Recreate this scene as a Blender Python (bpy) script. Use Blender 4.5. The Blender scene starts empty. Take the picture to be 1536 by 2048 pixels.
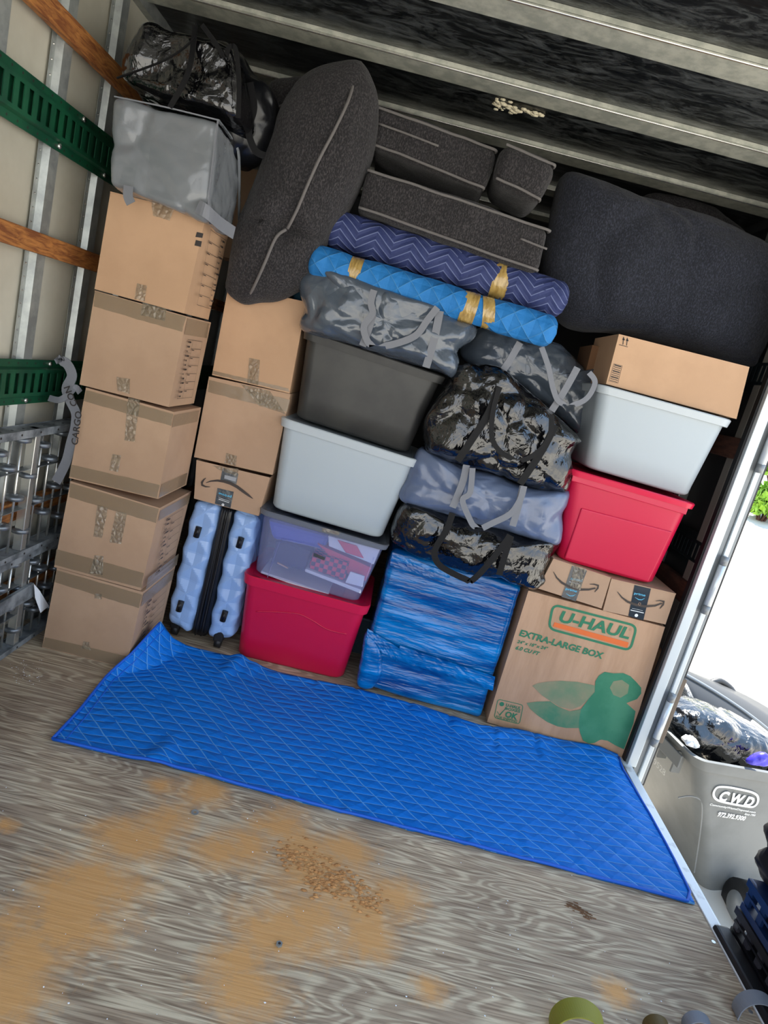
import bpy, bmesh, math, random
from mathutils import Vector, Matrix, noise
random.seed(4)
SC = bpy.context.scene
COL = SC.collection
# ---------------------------------------------------------------- camera
YAW, PITCH, ROLL = .0131, .2146, .2554
FPX = 1303.73
CAM = Vector((.8242, -2.5421, 1.3355))
cy, sy, cp, sp, cr, sr = math.cos(YAW), math.sin(YAW), math.cos(PITCH), math.sin(PITCH), math.cos(ROLL), math.sin(ROLL)
FW = Vector((sy*cp, cy*cp, -sp)); r0 = Vector((cy, -sy, 0)); u0 = r0.cross(FW)
RT = cr*r0 + sr*u0; UP = -sr*r0 + cr*u0
cd = bpy.data.cameras.new('camera'); cam = bpy.data.objects.new('camera', cd); COL.objects.link(cam)
cd.sensor_fit = 'HORIZONTAL'; cd.sensor_width = 36; cd.lens = FPX/1536*36; cd.clip_start = .02; cd.clip_end = 300
m = Matrix((RT, UP, -FW)).transposed().to_4x4(); m.translation = CAM
cam.matrix_world = m
SC.camera = cam
# ---------------------------------------------------------------- world, sun, exposure
SC.view_settings.view_transform = 'Standard'; SC.view_settings.look = 'None'
SC.view_settings.gamma = 1; SC.view_settings.use_curve_mapping = False
SC.view_settings.exposure = .55
w = bpy.data.worlds.new('sky'); SC.world = w; w.use_nodes = True
wn = w.node_tree.nodes; wl = w.node_tree.links; wn.clear()
tc = wn.new('ShaderNodeTexCoord'); sx = wn.new('ShaderNodeSeparateXYZ'); rp = wn.new('ShaderNodeValToRGB')
bg = wn.new('ShaderNodeBackground'); wo = wn.new('ShaderNodeOutputWorld')
wl.new(tc.outputs['Generated'], sx.inputs[0]); wl.new(sx.outputs['Z'], rp.inputs[0])
rp.color_ramp.elements[0].position = 0; rp.color_ramp.elements[0].color = (1, .98, .94, 1)
rp.color_ramp.elements[1].position = .7; rp.color_ramp.elements[1].color = (.42, .65, 1, 1)
wl.new(rp.outputs[0], bg.inputs[0]); bg.inputs[1].default_value = 1.7; wl.new(bg.outputs[0], wo.inputs[0])
sl = bpy.data.lights.new('sun', 'SUN'); sun = bpy.data.objects.new('sun', sl); COL.objects.link(sun)
sl.energy = 10.0; sl.angle = .01; sl.color = (1, .95, .86)
sun.rotation_euler = Vector((.04, .45, 1.0)).to_track_quat('Z', 'Y').to_euler()
sun.location = (4, 4, 8)

# ---------------------------------------------------------------- geometry helpers
def ray(px, py): return RT*((px-768)/FPX) + UP*(-(py-1024)/FPX) + FW
def P(px, py, y): d = ray(px, py); return CAM + d*((y-CAM.y)/d.y)      # point of the sight line on a plane y = const
def PZ(px, py, z=0): d = ray(px, py); return CAM + d*((z-CAM.z)/d.z)
def PX(px, py, x): d = ray(px, py); return CAM + d*((x-CAM.x)/d.x)
BASE = {}
def lin(c): return tuple(((v/255)/12.92 if v/255 <= .04045 else ((v/255+.055)/1.055)**2.4) for v in c)
def tag(o, label=None, cat=None, group=None, kind=None):
    if label: o['label'] = label
    if cat: o['category'] = cat
    if group: o['group'] = group
    if kind: o['kind'] = kind
    return o
def thing(name, label, cat, loc, group=None, kind=None):
    o = bpy.data.objects.new(name, None); o.empty_display_size = .05; COL.objects.link(o); o.location = Vector(loc)
    BASE[o.name] = Vector(loc); return tag(o, label, cat, group, kind)
def mk(name, vs, fs, mat, parent=None, smooth=False, uvs=None, mats=None, fm=None):
    b = Vector(BASE.get(parent.name, (0, 0, 0))) if parent else Vector((0, 0, 0))
    me = bpy.data.meshes.new(name); me.from_pydata([tuple(Vector(v)-b) for v in vs], [], fs)
    for mm in (mats or [mat]): me.materials.append(mm)
    if fm:
        for i, p in enumerate(me.polygons): p.material_index = fm[i]
    if smooth: me.polygons.foreach_set('use_smooth', [True]*len(me.polygons))
    if uvs:
        ul = me.uv_layers.new(name='uv')
        for lp in me.loops: ul.data[lp.index].uv = uvs[lp.vertex_index]
    me.update()
    o = bpy.data.objects.new(name, me); COL.objects.link(o)
    if parent: o.parent = parent; BASE[o.name] = b
    else: BASE[o.name] = Vector((0, 0, 0))
    return o
def bevel(o, w=.004, n=2):
    md = o.modifiers.new('b', 'BEVEL'); md.width = w; md.segments = n; md.limit_method = 'ANGLE'; return o
HF = [(0, 3, 2, 1), (4, 5, 6, 7), (0, 1, 5, 4), (1, 2, 6, 5), (2, 3, 7, 6), (3, 0, 4, 7)]
def boxv(x0, x1, y0, y1, z0, z1):
    return [(x0, y0, z0), (x1, y0, z0), (x1, y1, z0), (x0, y1, z0), (x0, y0, z1), (x1, y0, z1), (x1, y1, z1), (x0, y1, z1)]
def box(name, x0, x1, y0, y1, z0, z1, mat, parent=None, bv=0):
    o = mk(name, boxv(x0, x1, y0, y1, z0, z1), HF, mat, parent)
    return bevel(o, bv) if bv else o
class MB:
    def __init__(s): s.v = []; s.f = []
    def add(s, vs, fs): n = len(s.v); s.v += [Vector(v) for v in vs]; s.f += [tuple(i+n for i in f) for f in fs]
    def box(s, *a): s.add(boxv(*a), HF)
    def quad(s, a, b, c, d): s.add([a, b, c, d], [(0, 1, 2, 3)])
    def tube(s, pts, r, n=8, cap=True):
        pts = [Vector(p) for p in pts]; L = len(pts); rs = r if hasattr(r, '__len__') else [r]*L
        base = len(s.v); pu = None
        for i, p in enumerate(pts):
            t = (pts[min(i+1, L-1)]-pts[max(i-1, 0)]).normalized()
            u = pu if pu is not None else (Vector((0, 0, 1)) if abs(t.z) < .9 else Vector((1, 0, 0)))
            a = t.cross(u).normalized(); u = a.cross(t).normalized(); pu = u
            for k in range(n):
                q = 2*math.pi*k/n; s.v.append(p + (a*math.cos(q) + u*math.sin(q))*rs[i])
        for i in range(L-1):
            for k in range(n):
                k2 = (k+1) % n; s.f.append((base+i*n+k, base+i*n+k2, base+(i+1)*n+k2, base+(i+1)*n+k))
        if cap: s.f.append(tuple(base+k for k in range(n))[::-1]); s.f.append(tuple(base+(L-1)*n+k for k in range(n)))
    def go(s, name, mat, parent=None, smooth=False): return mk(name, s.v, s.f, mat, parent, smooth)
def catmull(pts, per=6, closed=False):
    pts = [Vector(p) for p in pts]; n = len(pts); out = []
    rng = range(n) if closed else range(n-1)
    for i in rng:
        g = (lambda k: pts[k % n]) if closed else (lambda k: pts[max(0, min(n-1, k))])
        a, b, c, d = g(i-1), g(i), g(i+1), g(i+2)
        for j in range(per):
            t = j/per
            out.append(.5*((2*b) + (c-a)*t + (2*a-5*b+4*c-d)*t*t + (3*b-a-3*c+d)*t**3))
    if not closed: out.append(pts[-1])
    return out
def tube(name, pts, r, mat, parent=None, n=8, sm=4): 
    mb = MB(); mb.tube(catmull(pts, sm) if sm > 1 else pts, r, n); return mb.go(name, mat, parent, True)
def ribbon(name, pts, width, mat, parent=None, wdir=(1, 0, 0), thick=.003, per=5, twist=None):
    c = catmull(pts, per); n = len(c); vs = []; fs = []
    w = Vector(wdir).normalized()
    for i, p in enumerate(c):
        t = (c[min(i+1, n-1)]-c[max(i-1, 0)]).normalized()
        ww = (w - t*w.dot(t)).normalized() if abs(t.dot(w)) < .98 else w
        nn = t.cross(ww).normalized()
        if twist: 
            a = twist*math.sin(i/n*math.pi*2); ww, nn = ww*math.cos(a)+nn*math.sin(a), nn*math.cos(a)-ww*math.sin(a)
        for a, b in ((-1, -1), (1, -1), (1, 1), (-1, 1)): vs.append(p+ww*width/2*a+nn*thick/2*b)
    for i in range(n-1):
        for k in range(4): k2 = (k+1) % 4; fs.append((i*4+k, i*4+k2, i*4+4+k2, i*4+4+k))
    fs += [(3, 2, 1, 0), ((n-1)*4, (n-1)*4+1, (n-1)*4+2, (n-1)*4+3)]
    return mk(name, vs, fs, mat, parent)
# ---------------------------------------------------------------- materials
def mat(name, col, rough=.5, metal=0, **k):
    m = bpy.data.materials.new(name); m.use_nodes = True; nt = m.node_tree; b = nt.nodes['Principled BSDF']
    c = lin(col) if max(col) > 1 else col
    b.inputs['Base Color'].default_value = (*c, 1); b.inputs['Roughness'].default_value = rough; b.inputs['Metallic'].default_value = metal
    if 'coat' in k: b.inputs['Coat Weight'].default_value = k['coat']; b.inputs['Coat Roughness'].default_value = k.get('coatr', .1)
    if 'alpha' in k: b.inputs['Alpha'].default_value = k['alpha']
    if 'sheen' in k: b.inputs['Sheen Weight'].default_value = k['sheen']
    if 'spec' in k: b.inputs['Specular IOR Level'].default_value = k['spec']
    N = nt.nodes.new; L = nt.links.new
    tcn = N('ShaderNodeTexCoord'); mp = N('ShaderNodeMapping'); L(tcn.outputs['UV' if k.get('uv') else 'Object'], mp.inputs[0])
    mp.inputs['Scale'].default_value = k.get('stretch', (1, 1, 1)); mp.inputs['Rotation'].default_value = k.get('rot', (0, 0, 0))
    m['_'] = 0
    if 'col2' in k:   # colour variation
        nz = N('ShaderNodeTexNoise'); nz.inputs['Scale'].default_value = k.get('cs', 8); nz.inputs['Detail'].default_value = k.get('cd', 6)
        nz.inputs['Roughness'].default_value = k.get('cr', .6); nz.inputs['Distortion'].default_value = k.get('dist', 0)
        L(mp.outputs[0], nz.inputs['Vector']); r = N('ShaderNodeValToRGB'); L(nz.outputs[0], r.inputs[0])
        lo, hi = k.get('cr2', (.4, .6)); r.color_ramp.elements[0].position = lo; r.color_ramp.elements[1].position = hi
        c2 = lin(k['col2']) if max(k['col2']) > 1 else k['col2']
        r.color_ramp.elements[0].color = (*c, 1); r.color_ramp.elements[1].color = (*c2, 1); L(r.outputs[0], b.inputs['Base Color'])
        m['_ramp'] = r.name
    prev = None
    for (kind, sc, st, dd) in k.get('bumps', []):
        t = N('ShaderNodeTexNoise' if kind in 'nr' else ('ShaderNodeTexVoronoi' if kind == 'v' else 'ShaderNodeTexWave'))
        t.inputs['Scale'].default_value = sc; L(mp.outputs[0], t.inputs['Vector'])
        if kind in 'nr': t.inputs['Detail'].default_value = 4
        if kind == 'r': t.inputs['Distortion'].default_value = 2.5; t.inputs['Detail'].default_value = 3
        if kind == 'v': t.feature = 'DISTANCE_TO_EDGE'
        if kind == 'w': t.inputs['Distortion'].default_value = .6
        bp = N('ShaderNodeBump'); bp.inputs['Strength'].default_value = st; bp.inputs['Distance'].default_value = dd
        L(t.outputs[0], bp.inputs['Height'])
        if prev: L(prev.outputs[0], bp.inputs['Normal'])
        prev = bp
    if prev:
        L(prev.outputs[0], b.inputs['Normal'])
        if 'coat' in k: L(prev.outputs[0], b.inputs['Coat Normal'])
    del m['_']
    return m
CARD = mat('cardboard', (182, 150, 122), .75, col2=(172, 140, 113), cs=3, bumps=[('n', 60, .15, .002)], stretch=(1, 1, 1))
CARD2 = mat('cardboard_warm', (196, 158, 124), .75, col2=(186, 149, 116), cs=3, bumps=[('n', 60, .15, .002)])
CARDU = mat('cardboard_printed', (190, 152, 120), .72, col2=(176, 138, 106), cs=2.2, stretch=(6, 1, 1), bumps=[('w', 60, .12, .001), ('n', 5, .25, .01)])
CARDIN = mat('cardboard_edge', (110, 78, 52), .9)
TAPE = mat('packing_tape', (150, 130, 104), .22, alpha=.62, coat=.5, bumps=[('n', 30, .35, .004)], stretch=(1, 1, 3))
TAPEC = mat('crumpled_clear_tape', (172, 158, 134), .1, alpha=.5, coat=1, bumps=[('v', 55, 1, .02), ('n', 60, .6, .006)])
TAPEY = mat('tan_tape', (190, 160, 95), .22, coat=.8, col2=(150, 120, 62), cs=18, cr2=(.35, .65), stretch=(3, 1, 1), bumps=[('n', 35, .7, .006)])
INK = mat('black_ink', (46, 40, 38), .6)
INKB = mat('brown_black_ink', (60, 50, 44), .6)
GRN = mat('green_ink', (44, 118, 84), .7)
GRN2 = mat('green_ink_light', (106, 132, 98), .7, col2=(150, 138, 106), cs=9, cr2=(.3, .7))
ORG = mat('orange_ink', (222, 108, 48), .7)
PTAPE = mat('dark_printed_tape', (38, 48, 58), .25, coat=.6, bumps=[('n', 40, .3, .003)])
CYAN = mat('cyan_ink', (90, 180, 214), .5)
WINK = mat('white_ink', (228, 230, 230), .6)
GREYT = mat('grey_tote_plastic', (172, 182, 188), .38, bumps=[('n', 3, .05, .01)])
GREYL = mat('grey_lid_plastic', (182, 190, 194), .3)
BLACKT = mat('black_tote_plastic', (56, 56, 54), .42, col2=(44, 44, 44), cs=5, bumps=[('v', 14, .06, .002)])
REDT = mat('red_tote_plastic', (196, 14, 62), .38)
REDL = mat('red_lid_plastic', (206, 26, 66), .3)
BLKG = mat('glossy_black_bag', (7, 7, 9), .16, coat=.9, coatr=.05, spec=.6, bumps=[('n', 5, .7, .05), ('r', 9, .5, .012), ('n', 26, .45, .008)], stretch=(1, 1, .8))
BLKM = mat('matt_black_bag', (12, 13, 16), .3, bumps=[('v', 6, .5, .02), ('n', 12, .3, .01)])
GRYB = mat('grey_woven_bag', (118, 122, 126), .26, coat=.5, coatr=.12, bumps=[('v', 4.5, .4, .022), ('v', 13, .25, .008), ('n', 30, .2, .005)])
BLUB = mat('blue_grey_woven_bag', (92, 106, 134), .3, coat=.5, coatr=.15, bumps=[('v', 5, .4, .022), ('v', 14, .25, .008), ('n', 30, .2, .005)])
SLATE = mat('slate_woven_bag', (74, 83, 94), .2, coat=.8, coatr=.1, bumps=[('v', 5, .5, .025), ('v', 15, .35, .01), ('n', 30, .25, .006)])
WEBG = mat('grey_webbing', (118, 120, 126), .6, bumps=[('w', 160, .3, .001)])
WEBB = mat('black_webbing', (11, 11, 13), .6, spec=.25, bumps=[('w', 160, .3, .001)])
CUSH = mat('charcoal_chenille', (30, 28, 30), .95, sheen=.08, col2=(78, 74, 75), cs=230, cd=2, cr2=(.45, .8), stretch=(1, 1, .5), bumps=[('n', 200, 1, .004), ('n', 7, .5, .04)])
CUSHB = mat('blue_black_chenille', (22, 25, 34), .95, sheen=.08, col2=(58, 61, 76), cs=230, cd=2, cr2=(.45, .8), stretch=(1, 1, .5), bumps=[('n', 200, 1, .004), ('n', 4, .6, .06)])
PIPE = mat('grey_piping', (104, 100, 98), .9, bumps=[('n', 120, .6, .003)])
WRAP = mat('blue_stretch_film', (0, 64, 130), .16, coat=.5, coatr=.08, spec=.5, col2=(0, 134, 210), cs=3, cr2=(.38, .68), stretch=(1, 1, 6), bumps=[('n', 1.6, .6, .05), ('n', 22, .35, .006)])  # cyan highlights and deep patches of the film are painted into the colour
SUIT = mat('light_blue_suitcase_shell', (146, 178, 224), .3, coat=.3)
RUB = mat('black_rubber', (20, 20, 22), .5)
ZIP = mat('black_zip_band', (14, 15, 18), .28, bumps=[('w', 30, .4, .004)], stretch=(1, 1, .02))
STEEL = mat('galvanised_steel', (176, 180, 176), .38, .55, col2=(150, 154, 152), cs=14, bumps=[('n', 30, .1, .002)])
STEELB = mat('galvanised_bow', (196, 196, 182), .42, .3, col2=(166, 168, 156), cs=20)
BRITE = mat('bright_steel', (205, 205, 200), .25, .8)
CONV = mat('conveyor_steel', (150, 156, 160), .35, .7, col2=(110, 116, 122), cs=16)
CONVD = mat('conveyor_rail_paint', (156, 162, 166), .5, .3, col2=(96, 102, 106), cs=12)
GTRK = mat('green_track_paint', (22, 84, 56), .42, .1, col2=(16, 66, 46), cs=7, bumps=[('n', 12, .15, .004)])
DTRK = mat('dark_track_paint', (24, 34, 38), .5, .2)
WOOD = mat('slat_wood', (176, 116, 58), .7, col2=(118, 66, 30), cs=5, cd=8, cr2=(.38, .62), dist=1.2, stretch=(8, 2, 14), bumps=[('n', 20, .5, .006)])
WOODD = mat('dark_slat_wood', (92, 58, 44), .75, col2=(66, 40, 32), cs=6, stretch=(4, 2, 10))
WALLP = mat('wall_panel', (206, 202, 186), .42, .15, col2=(182, 177, 160), cs=2.2, cd=5, cr2=(.35, .65), bumps=[('n', 2, .3, .03), ('n', 25, .08, .003)])
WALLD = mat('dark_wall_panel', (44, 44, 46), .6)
CEIL = mat('black_roof_panel', (9, 11, 13), .3, spec=.5, col2=(120, 124, 124), cs=6, cd=12, cr=.82, cr2=(.47, .84), dist=1.2, stretch=(1, 3.2, 1), bumps=[('n', 4, .2, .02)])
FOAM = mat('sprayed_foam', (216, 206, 178), .9, bumps=[('n', 40, .8, .01)])
ALU = mat('white_aluminium', (206, 214, 218), .35, .3)
GRYP = mat('grey_door_channel', (132, 136, 138), .45, .3)
SILL = mat('aluminium_sill', (220, 222, 222), .4, .2, col2=(150, 150, 146), cs=14, cr2=(.55, .72))
BIN = mat('grey_bin_plastic', (112, 115, 115), .55, col2=(100, 103, 103), cs=3, bumps=[('n', 60, .1, .002)])
BIND = mat('dark_bin_lid', (60, 60, 60), .45)
PAPER = mat('white_paper', (225, 228, 232), .7)
CONC = mat('driveway_concrete', (206, 198, 184), .85, col2=(190, 182, 168), cs=1.5)
LEAF = mat('sunlit_leaf', (150, 190, 60), .6, col2=(84, 132, 40), cs=3)
BLUE1 = mat('royal_blue_plastic', (30, 70, 190), .4)
NAVYD = mat('navy_dotted_card', (28, 40, 72), .6)
REDC = mat('red_card', (214, 40, 60), .6)
CRBL = mat('blue_crate_plastic', (20, 44, 84), .45)
CRBK = mat('black_crate_plastic', (16, 16, 20), .5)
OLIVE = mat('olive_webbing', (132, 128, 40), .6, bumps=[('w', 200, .3, .001)])

def checker_plaid():
    m = mat('red_black_plaid', (200, 30, 50), .6); nt = m.node_tree; b = nt.nodes['Principled BSDF']
    t = nt.nodes.new('ShaderNodeTexCoord'); c = nt.nodes.new('ShaderNodeTexChecker'); c.inputs['Scale'].default_value = 55
    nt.links.new(t.outputs['Object'], c.inputs[0]); c.inputs[1].default_value = (*lin((206, 36, 54)), 1); c.inputs[2].default_value = (*lin((70, 20, 40)), 1)
    nt.links.new(c.outputs[0], b.inputs['Base Color']); return m
PLAID = checker_plaid()
def clear_mat():
    m = mat('clear_tote_plastic', (176, 184, 226), .18); nt = m.node_tree; b = nt.nodes['Principled BSDF']; o = nt.nodes['Material Output']
    t = nt.nodes.new('ShaderNodeBsdfTransparent'); x = nt.nodes.new('ShaderNodeMixShader'); x.inputs[0].default_value = .2
    t.inputs[0].default_value = (.93, .94, 1, 1)
    nt.links.new(t.outputs[0], x.inputs[1]); nt.links.new(b.outputs[0], x.inputs[2]); nt.links.new(x.outputs[0], o.inputs[0]); return m
CLEAR = clear_mat()
CLID = mat('smoke_lid_plastic', (112, 116, 124), .25, alpha=.85)

def quilt_mat(name, c1, c2, line, ku, kv, mode='diamond', lw=.045, bump=.6, dark=None):
    """fabric with stitched lines: diamonds or zigzag, in the UV of the fabric (metres)"""
    m = mat(name, c1, .65, spec=.25); nt = m.node_tree; b = nt.nodes['Principled BSDF']; N = nt.nodes.new; L = nt.links.new
    def M(op, a, c=None, d=None):
        n = N('ShaderNodeMath'); n.operation = op
        for i, v in enumerate((a, c, d)):
            if v is None: continue
            if isinstance(v, (int, float)): n.inputs[i].default_value = v
            else: L(v, n.inputs[i])
        return n.outputs[0]
    uv = N('ShaderNodeTexCoord'); nz = N('ShaderNodeTexNoise'); nz.inputs['Scale'].default_value = 9; L(uv.outputs['UV'], nz.inputs['Vector'])
    s = N('ShaderNodeSeparateXYZ'); L(uv.outputs['UV'], s.inputs[0]); u, v = s.outputs[0], s.outputs[1]
    wob = M('MULTIPLY', M('SUBTRACT', nz.outputs[0], .5), .25)
    def tri(x): return M('ABSOLUTE', M('SUBTRACT', M('FRACT', x), .5))      # 0 at line centre
    if mode == 'diamond':
        a = tri(M('ADD', M('ADD', M('MULTIPLY', u, ku[0]), M('MULTIPLY', v, ku[1])), wob))
        c = tri(M('ADD', M('ADD', M('MULTIPLY', u, kv[0]), M('MULTIPLY', v, kv[1])), wob))
        d = M('MINIMUM', a, c)
    else:
        z = M('MULTIPLY', tri(M('MULTIPLY', u, ku)), ku and mode[1])
        d = tri(M('ADD', M('ADD', M('MULTIPLY', v, kv), z), wob))
    ln = M('LESS_THAN', d, lw)
    dash = M('GREATER_THAN', nz.outputs[0], .36)
    ln2 = M('MULTIPLY', ln, dash)
    mix = N('ShaderNodeMix'); mix.data_type = 'RGBA'; L(M('MULTIPLY', ln2, .62), mix.inputs['Factor'])
    n2 = N('ShaderNodeTexNoise'); n2.inputs['Scale'].default_value = 3; n2.inputs['Detail'].default_value = 5; L(uv.outputs['UV'], n2.inputs['Vector'])
    m2 = N('ShaderNodeMix'); m2.data_type = 'RGBA'; L(n2.outputs[0], m2.inputs['Factor']); m2.inputs[6].default_value = (*lin(c1), 1); m2.inputs[7].default_value = (*lin(c2), 1)
    L(m2.outputs[2], mix.inputs[6]); mix.inputs[7].default_value = (*lin(line), 1); L(mix.outputs[2], b.inputs['Base Color'])
    bp = N('ShaderNodeBump'); bp.inputs['Strength'].default_value = bump; bp.inputs['Distance'].default_value = .012
    L(M('POWER', d, .5), bp.inputs['Height'])
    b2 = N('ShaderNodeBump'); b2.inputs['Strength'].default_value = .35; b2.inputs['Distance'].default_value = .01
    n3 = N('ShaderNodeTexNoise'); n3.inputs['Scale'].default_value = 40; n3.inputs['Detail'].default_value = 4; L(uv.outputs['UV'], n3.inputs['Vector']); L(n3.outputs[0], b2.inputs['Height'])
    L(bp.outputs[0], b2.inputs['Normal']); L(b2.outputs[0], b.inputs['Normal'])
    return m
QB = quilt_mat('blue_moving_blanket', (0, 120, 214), (0, 104, 194), (120, 186, 236), (-3.2, 23), (12, 10), lw=.03, bump=.75)
QL = quilt_mat('light_blue_quilt', (44, 124, 192), (34, 108, 172), (92, 152, 200), (13, 13), (13, -13), lw=.022, bump=.8)
QN = quilt_mat('navy_zigzag_quilt', (44, 54, 96), (56, 64, 108), (134, 144, 184), 7.5, 34, mode=('z', 3.4), lw=.07, bump=.5)
def floor_mat():
    m = mat('weathered_plywood', (150, 138, 122), .7); nt = m.node_tree; b = nt.nodes['Principled BSDF']; N = nt.nodes.new; L = nt.links.new
    t = N('ShaderNodeTexCoord'); mp = N('ShaderNodeMapping'); L(t.outputs['Object'], mp.inputs[0]); mp.inputs['Scale'].default_value = (1.1, 6.5, 1); mp.inputs['Rotation'].default_value = (0, 0, -.05)
    n1 = N('ShaderNodeTexNoise'); n1.inputs['Scale'].default_value = 1.3; n1.inputs['Detail'].default_value = 2; n1.inputs['Distortion'].default_value = .6; L(mp.outputs[0], n1.inputs['Vector'])
    mu = N('ShaderNodeMath'); mu.operation = 'MULTIPLY'; mu.inputs[1].default_value = 19; L(n1.outputs[0], mu.inputs[0])
    fr = N('ShaderNodeMath'); fr.operation = 'PINGPONG'; fr.inputs[1].default_value = .5; L(mu.outputs[0], fr.inputs[0])
    m2 = N('ShaderNodeMapping'); L(t.outputs['Object'], m2.inputs[0]); m2.inputs['Scale'].default_value = (3.5, 110, 1); m2.inputs['Rotation'].default_value = (0, 0, -.05)
    n2 = N('ShaderNodeTexNoise'); n2.inputs['Scale'].default_value = 1.6; n2.inputs['Detail'].default_value = 6; n2.inputs['Distortion'].default_value = .3; L(m2.outputs[0], n2.inputs['Vector'])
    n4 = N('ShaderNodeTexNoise'); n4.inputs['Scale'].default_value = 2.2; n4.inputs['Detail'].default_value = 6; L(t.outputs['Object'], n4.inputs['Vector'])
    r1 = N('ShaderNodeValToRGB'); L(fr.outputs[0], r1.inputs[0])
    e = r1.color_ramp.elements; e[0].position = .08; e[0].color = (*lin((212, 194, 164)), 1); e[1].position = .30; e[1].color = (*lin((178, 156, 130)), 1)
    r2 = N('ShaderNodeValToRGB'); L(n2.outputs[0], r2.inputs[0]); e = r2.color_ramp.elements
    e[0].position = .34; e[0].color = (*lin((124, 102, 84)), 1); e[1].position = .56; e[1].color = (*lin((255, 255, 255)), 1)
    x = N('ShaderNodeMix'); x.data_type = 'RGBA'; x.blend_type = 'MULTIPLY'; x.inputs['Factor'].default_value = .62; L(r1.outputs[0], x.inputs[6]); L(r2.outputs[0], x.inputs[7])
    r4 = N('ShaderNodeValToRGB'); L(n4.outputs[0], r4.inputs[0]); e = r4.color_ramp.elements
    e[0].position = .3; e[0].color = (.72, .70, .70, 1); e[1].position = .65; e[1].color = (1.12, 1.1, 1.06, 1)
    x2 = N('ShaderNodeMix'); x2.data_type = 'RGBA'; x2.blend_type = 'MULTIPLY'; x2.inputs['Factor'].default_value = 1; L(x.outputs[2], x2.inputs[6]); L(r4.outputs[0], x2.inputs[7])
    at = N('ShaderNodeAttribute'); at.attribute_name = 'dust'
    n5 = N('ShaderNodeTexNoise'); n5.inputs['Scale'].default_value = 30; n5.inputs['Detail'].default_value = 8; n5.inputs['Roughness'].default_value = .7; L(t.outputs['Object'], n5.inputs['Vector'])
    a1 = N('ShaderNodeMath'); a1.operation = 'ADD'; L(at.outputs['Fac'], a1.inputs[0]); L(n5.outputs[0], a1.inputs[1])
    a2 = N('ShaderNodeMath'); a2.operation = 'MULTIPLY'; a2.inputs[1].default_value = .55; L(a1.outputs[0], a2.inputs[0])
    r5 = N('ShaderNodeValToRGB'); L(a2.outputs[0], r5.inputs[0]); e = r5.color_ramp.elements; e[0].position = .35; e[0].color = (0, 0, 0, 1); e[1].position = .66; e[1].color = (.9, .9, .9, 1)
    x3 = N('ShaderNodeMix'); x3.data_type = 'RGBA'; L(r5.outputs[0], x3.inputs['Factor']); L(x2.outputs[2], x3.inputs[6]); x3.inputs[7].default_value = (*lin((214, 156, 92)), 1)
    L(x3.outputs[2], b.inputs['Base Color'])
    bp = N('ShaderNodeBump'); bp.inputs['Strength'].default_value = .35; bp.inputs['Distance'].default_value = .004; L(n2.outputs[0], bp.inputs['Height']); L(bp.outputs[0], b.inputs['Normal'])
    return m
PLY = floor_mat()

# ================================================================ SETTING
XL, XR, ZC = -.45, 2.168, 2.374
YB, YF = 2.2, -2.75
# floor: two visible plywood sheets with a seam, fine grid carrying the dust attribute
blobs = [((417, 1583), .05), ((330, 1640), .05), ((260, 1693), .07), ((198, 1750), .08), ((156, 1812), .08), ((146, 1854), .07), ((52, 1885), .05), ((60, 1915), .04),
         ((495, 1698), .06), ((562, 1646), .06), ((600, 1700), .06), ((625, 1740), .09), ((677, 1771), .08), ((614, 1838), .08), ((560, 1850), .07), ((521, 1859), .06), ((479, 1917), .05), ((495, 1979), .06),
         ((729, 1812), .07), ((781, 1792), .06), ((740, 1865), .05), ((5, 1995), .06), ((320, 1570), .03), ((700, 1700), .05), ((860, 1975), .03), ((20, 1850), .05), ((1235, 1985), .03), ((10, 1650), .02), ((445, 1700), .05)]
BL = [(PZ(*q), r*1.15) for q, r in blobs]
floor = thing('floor', 'weathered grey plywood truck floor with orange sawdust smears', 'floor', (0, 0, 0), kind='structure')
def sheet(x0, x1, y0, y1, nx, ny):
    vs = []; fs = []; du = []
    for j in range(ny+1):
        for i in range(nx+1):
            x = x0+(x1-x0)*i/nx; y = y0+(y1-y0)*j/ny; vs.append((x, y, 0)); d = 0
            if y < -.55:
                for b, r in BL:
                    q = math.hypot(x-b.x, (y-b.y)*1.15)/r
                    if q < 2.4: d = max(d, (1-q/2.4)**1.2*.85)
            du.append(d + (.30*noise.noise(Vector((x*7, y*9, 0)))*min(1, d*3) if d > 0 else 0))
    n = len(vs)
    for j in range(ny):
        for i in range(nx): a = j*(nx+1)+i; fs.append((a, a+1, a+nx+2, a+nx+1))
    # thickness skirt
    rim = [i for i in range(nx+1)] + [j*(nx+1)+nx for j in range(1, ny+1)] + [ny*(nx+1)+i for i in range(nx-1, -1, -1)] + [j*(nx+1) for j in range(ny-1, 0, -1)]
    for k in rim: v = vs[k]; vs.append((v[0], v[1], -.03)); du.append(0)
    for k in range(len(rim)): k2 = (k+1) % len(rim); fs.append((rim[k2], rim[k], n+k, n+k2))
    o = mk('plywood_sheet', vs, fs, PLY, floor)
    a = o.data.attributes.new('dust', 'FLOAT', 'POINT'); a.data.foreach_set('value', du)
G = .0022
sheet(XL, 2.09, -.70+G, YB, 20, 20)
sheet(XL, 2.09, -1.92, -.70-G, 250, 120)
sheet(XL, 2.09, YF, -1.92-G*2, 20, 8)
box('subfloor', XL, 2.08, YF, YB, -.14, -.032, WALLD, floor)
# sill along the right edge
s = thing('trim_1', 'bright aluminium sill strip along the open right edge of the floor', 'trim', (2.12, -1.2, 0), kind='structure')
box('sill_plate', 2.092, 2.128, YF, .0, -.06, .004, SILL, s, .002)
box('sill_skirt', 2.128, 2.134, YF, .0, -.3, -.0, ALU, s)
mb = MB()
for k in range(7): mb.tube([(2.075, -.93-k*.21, 0), (2.075, -.93-k*.21, .002)], .006, 10)
mb.go('floor_screws', BRITE, floor)

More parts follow.
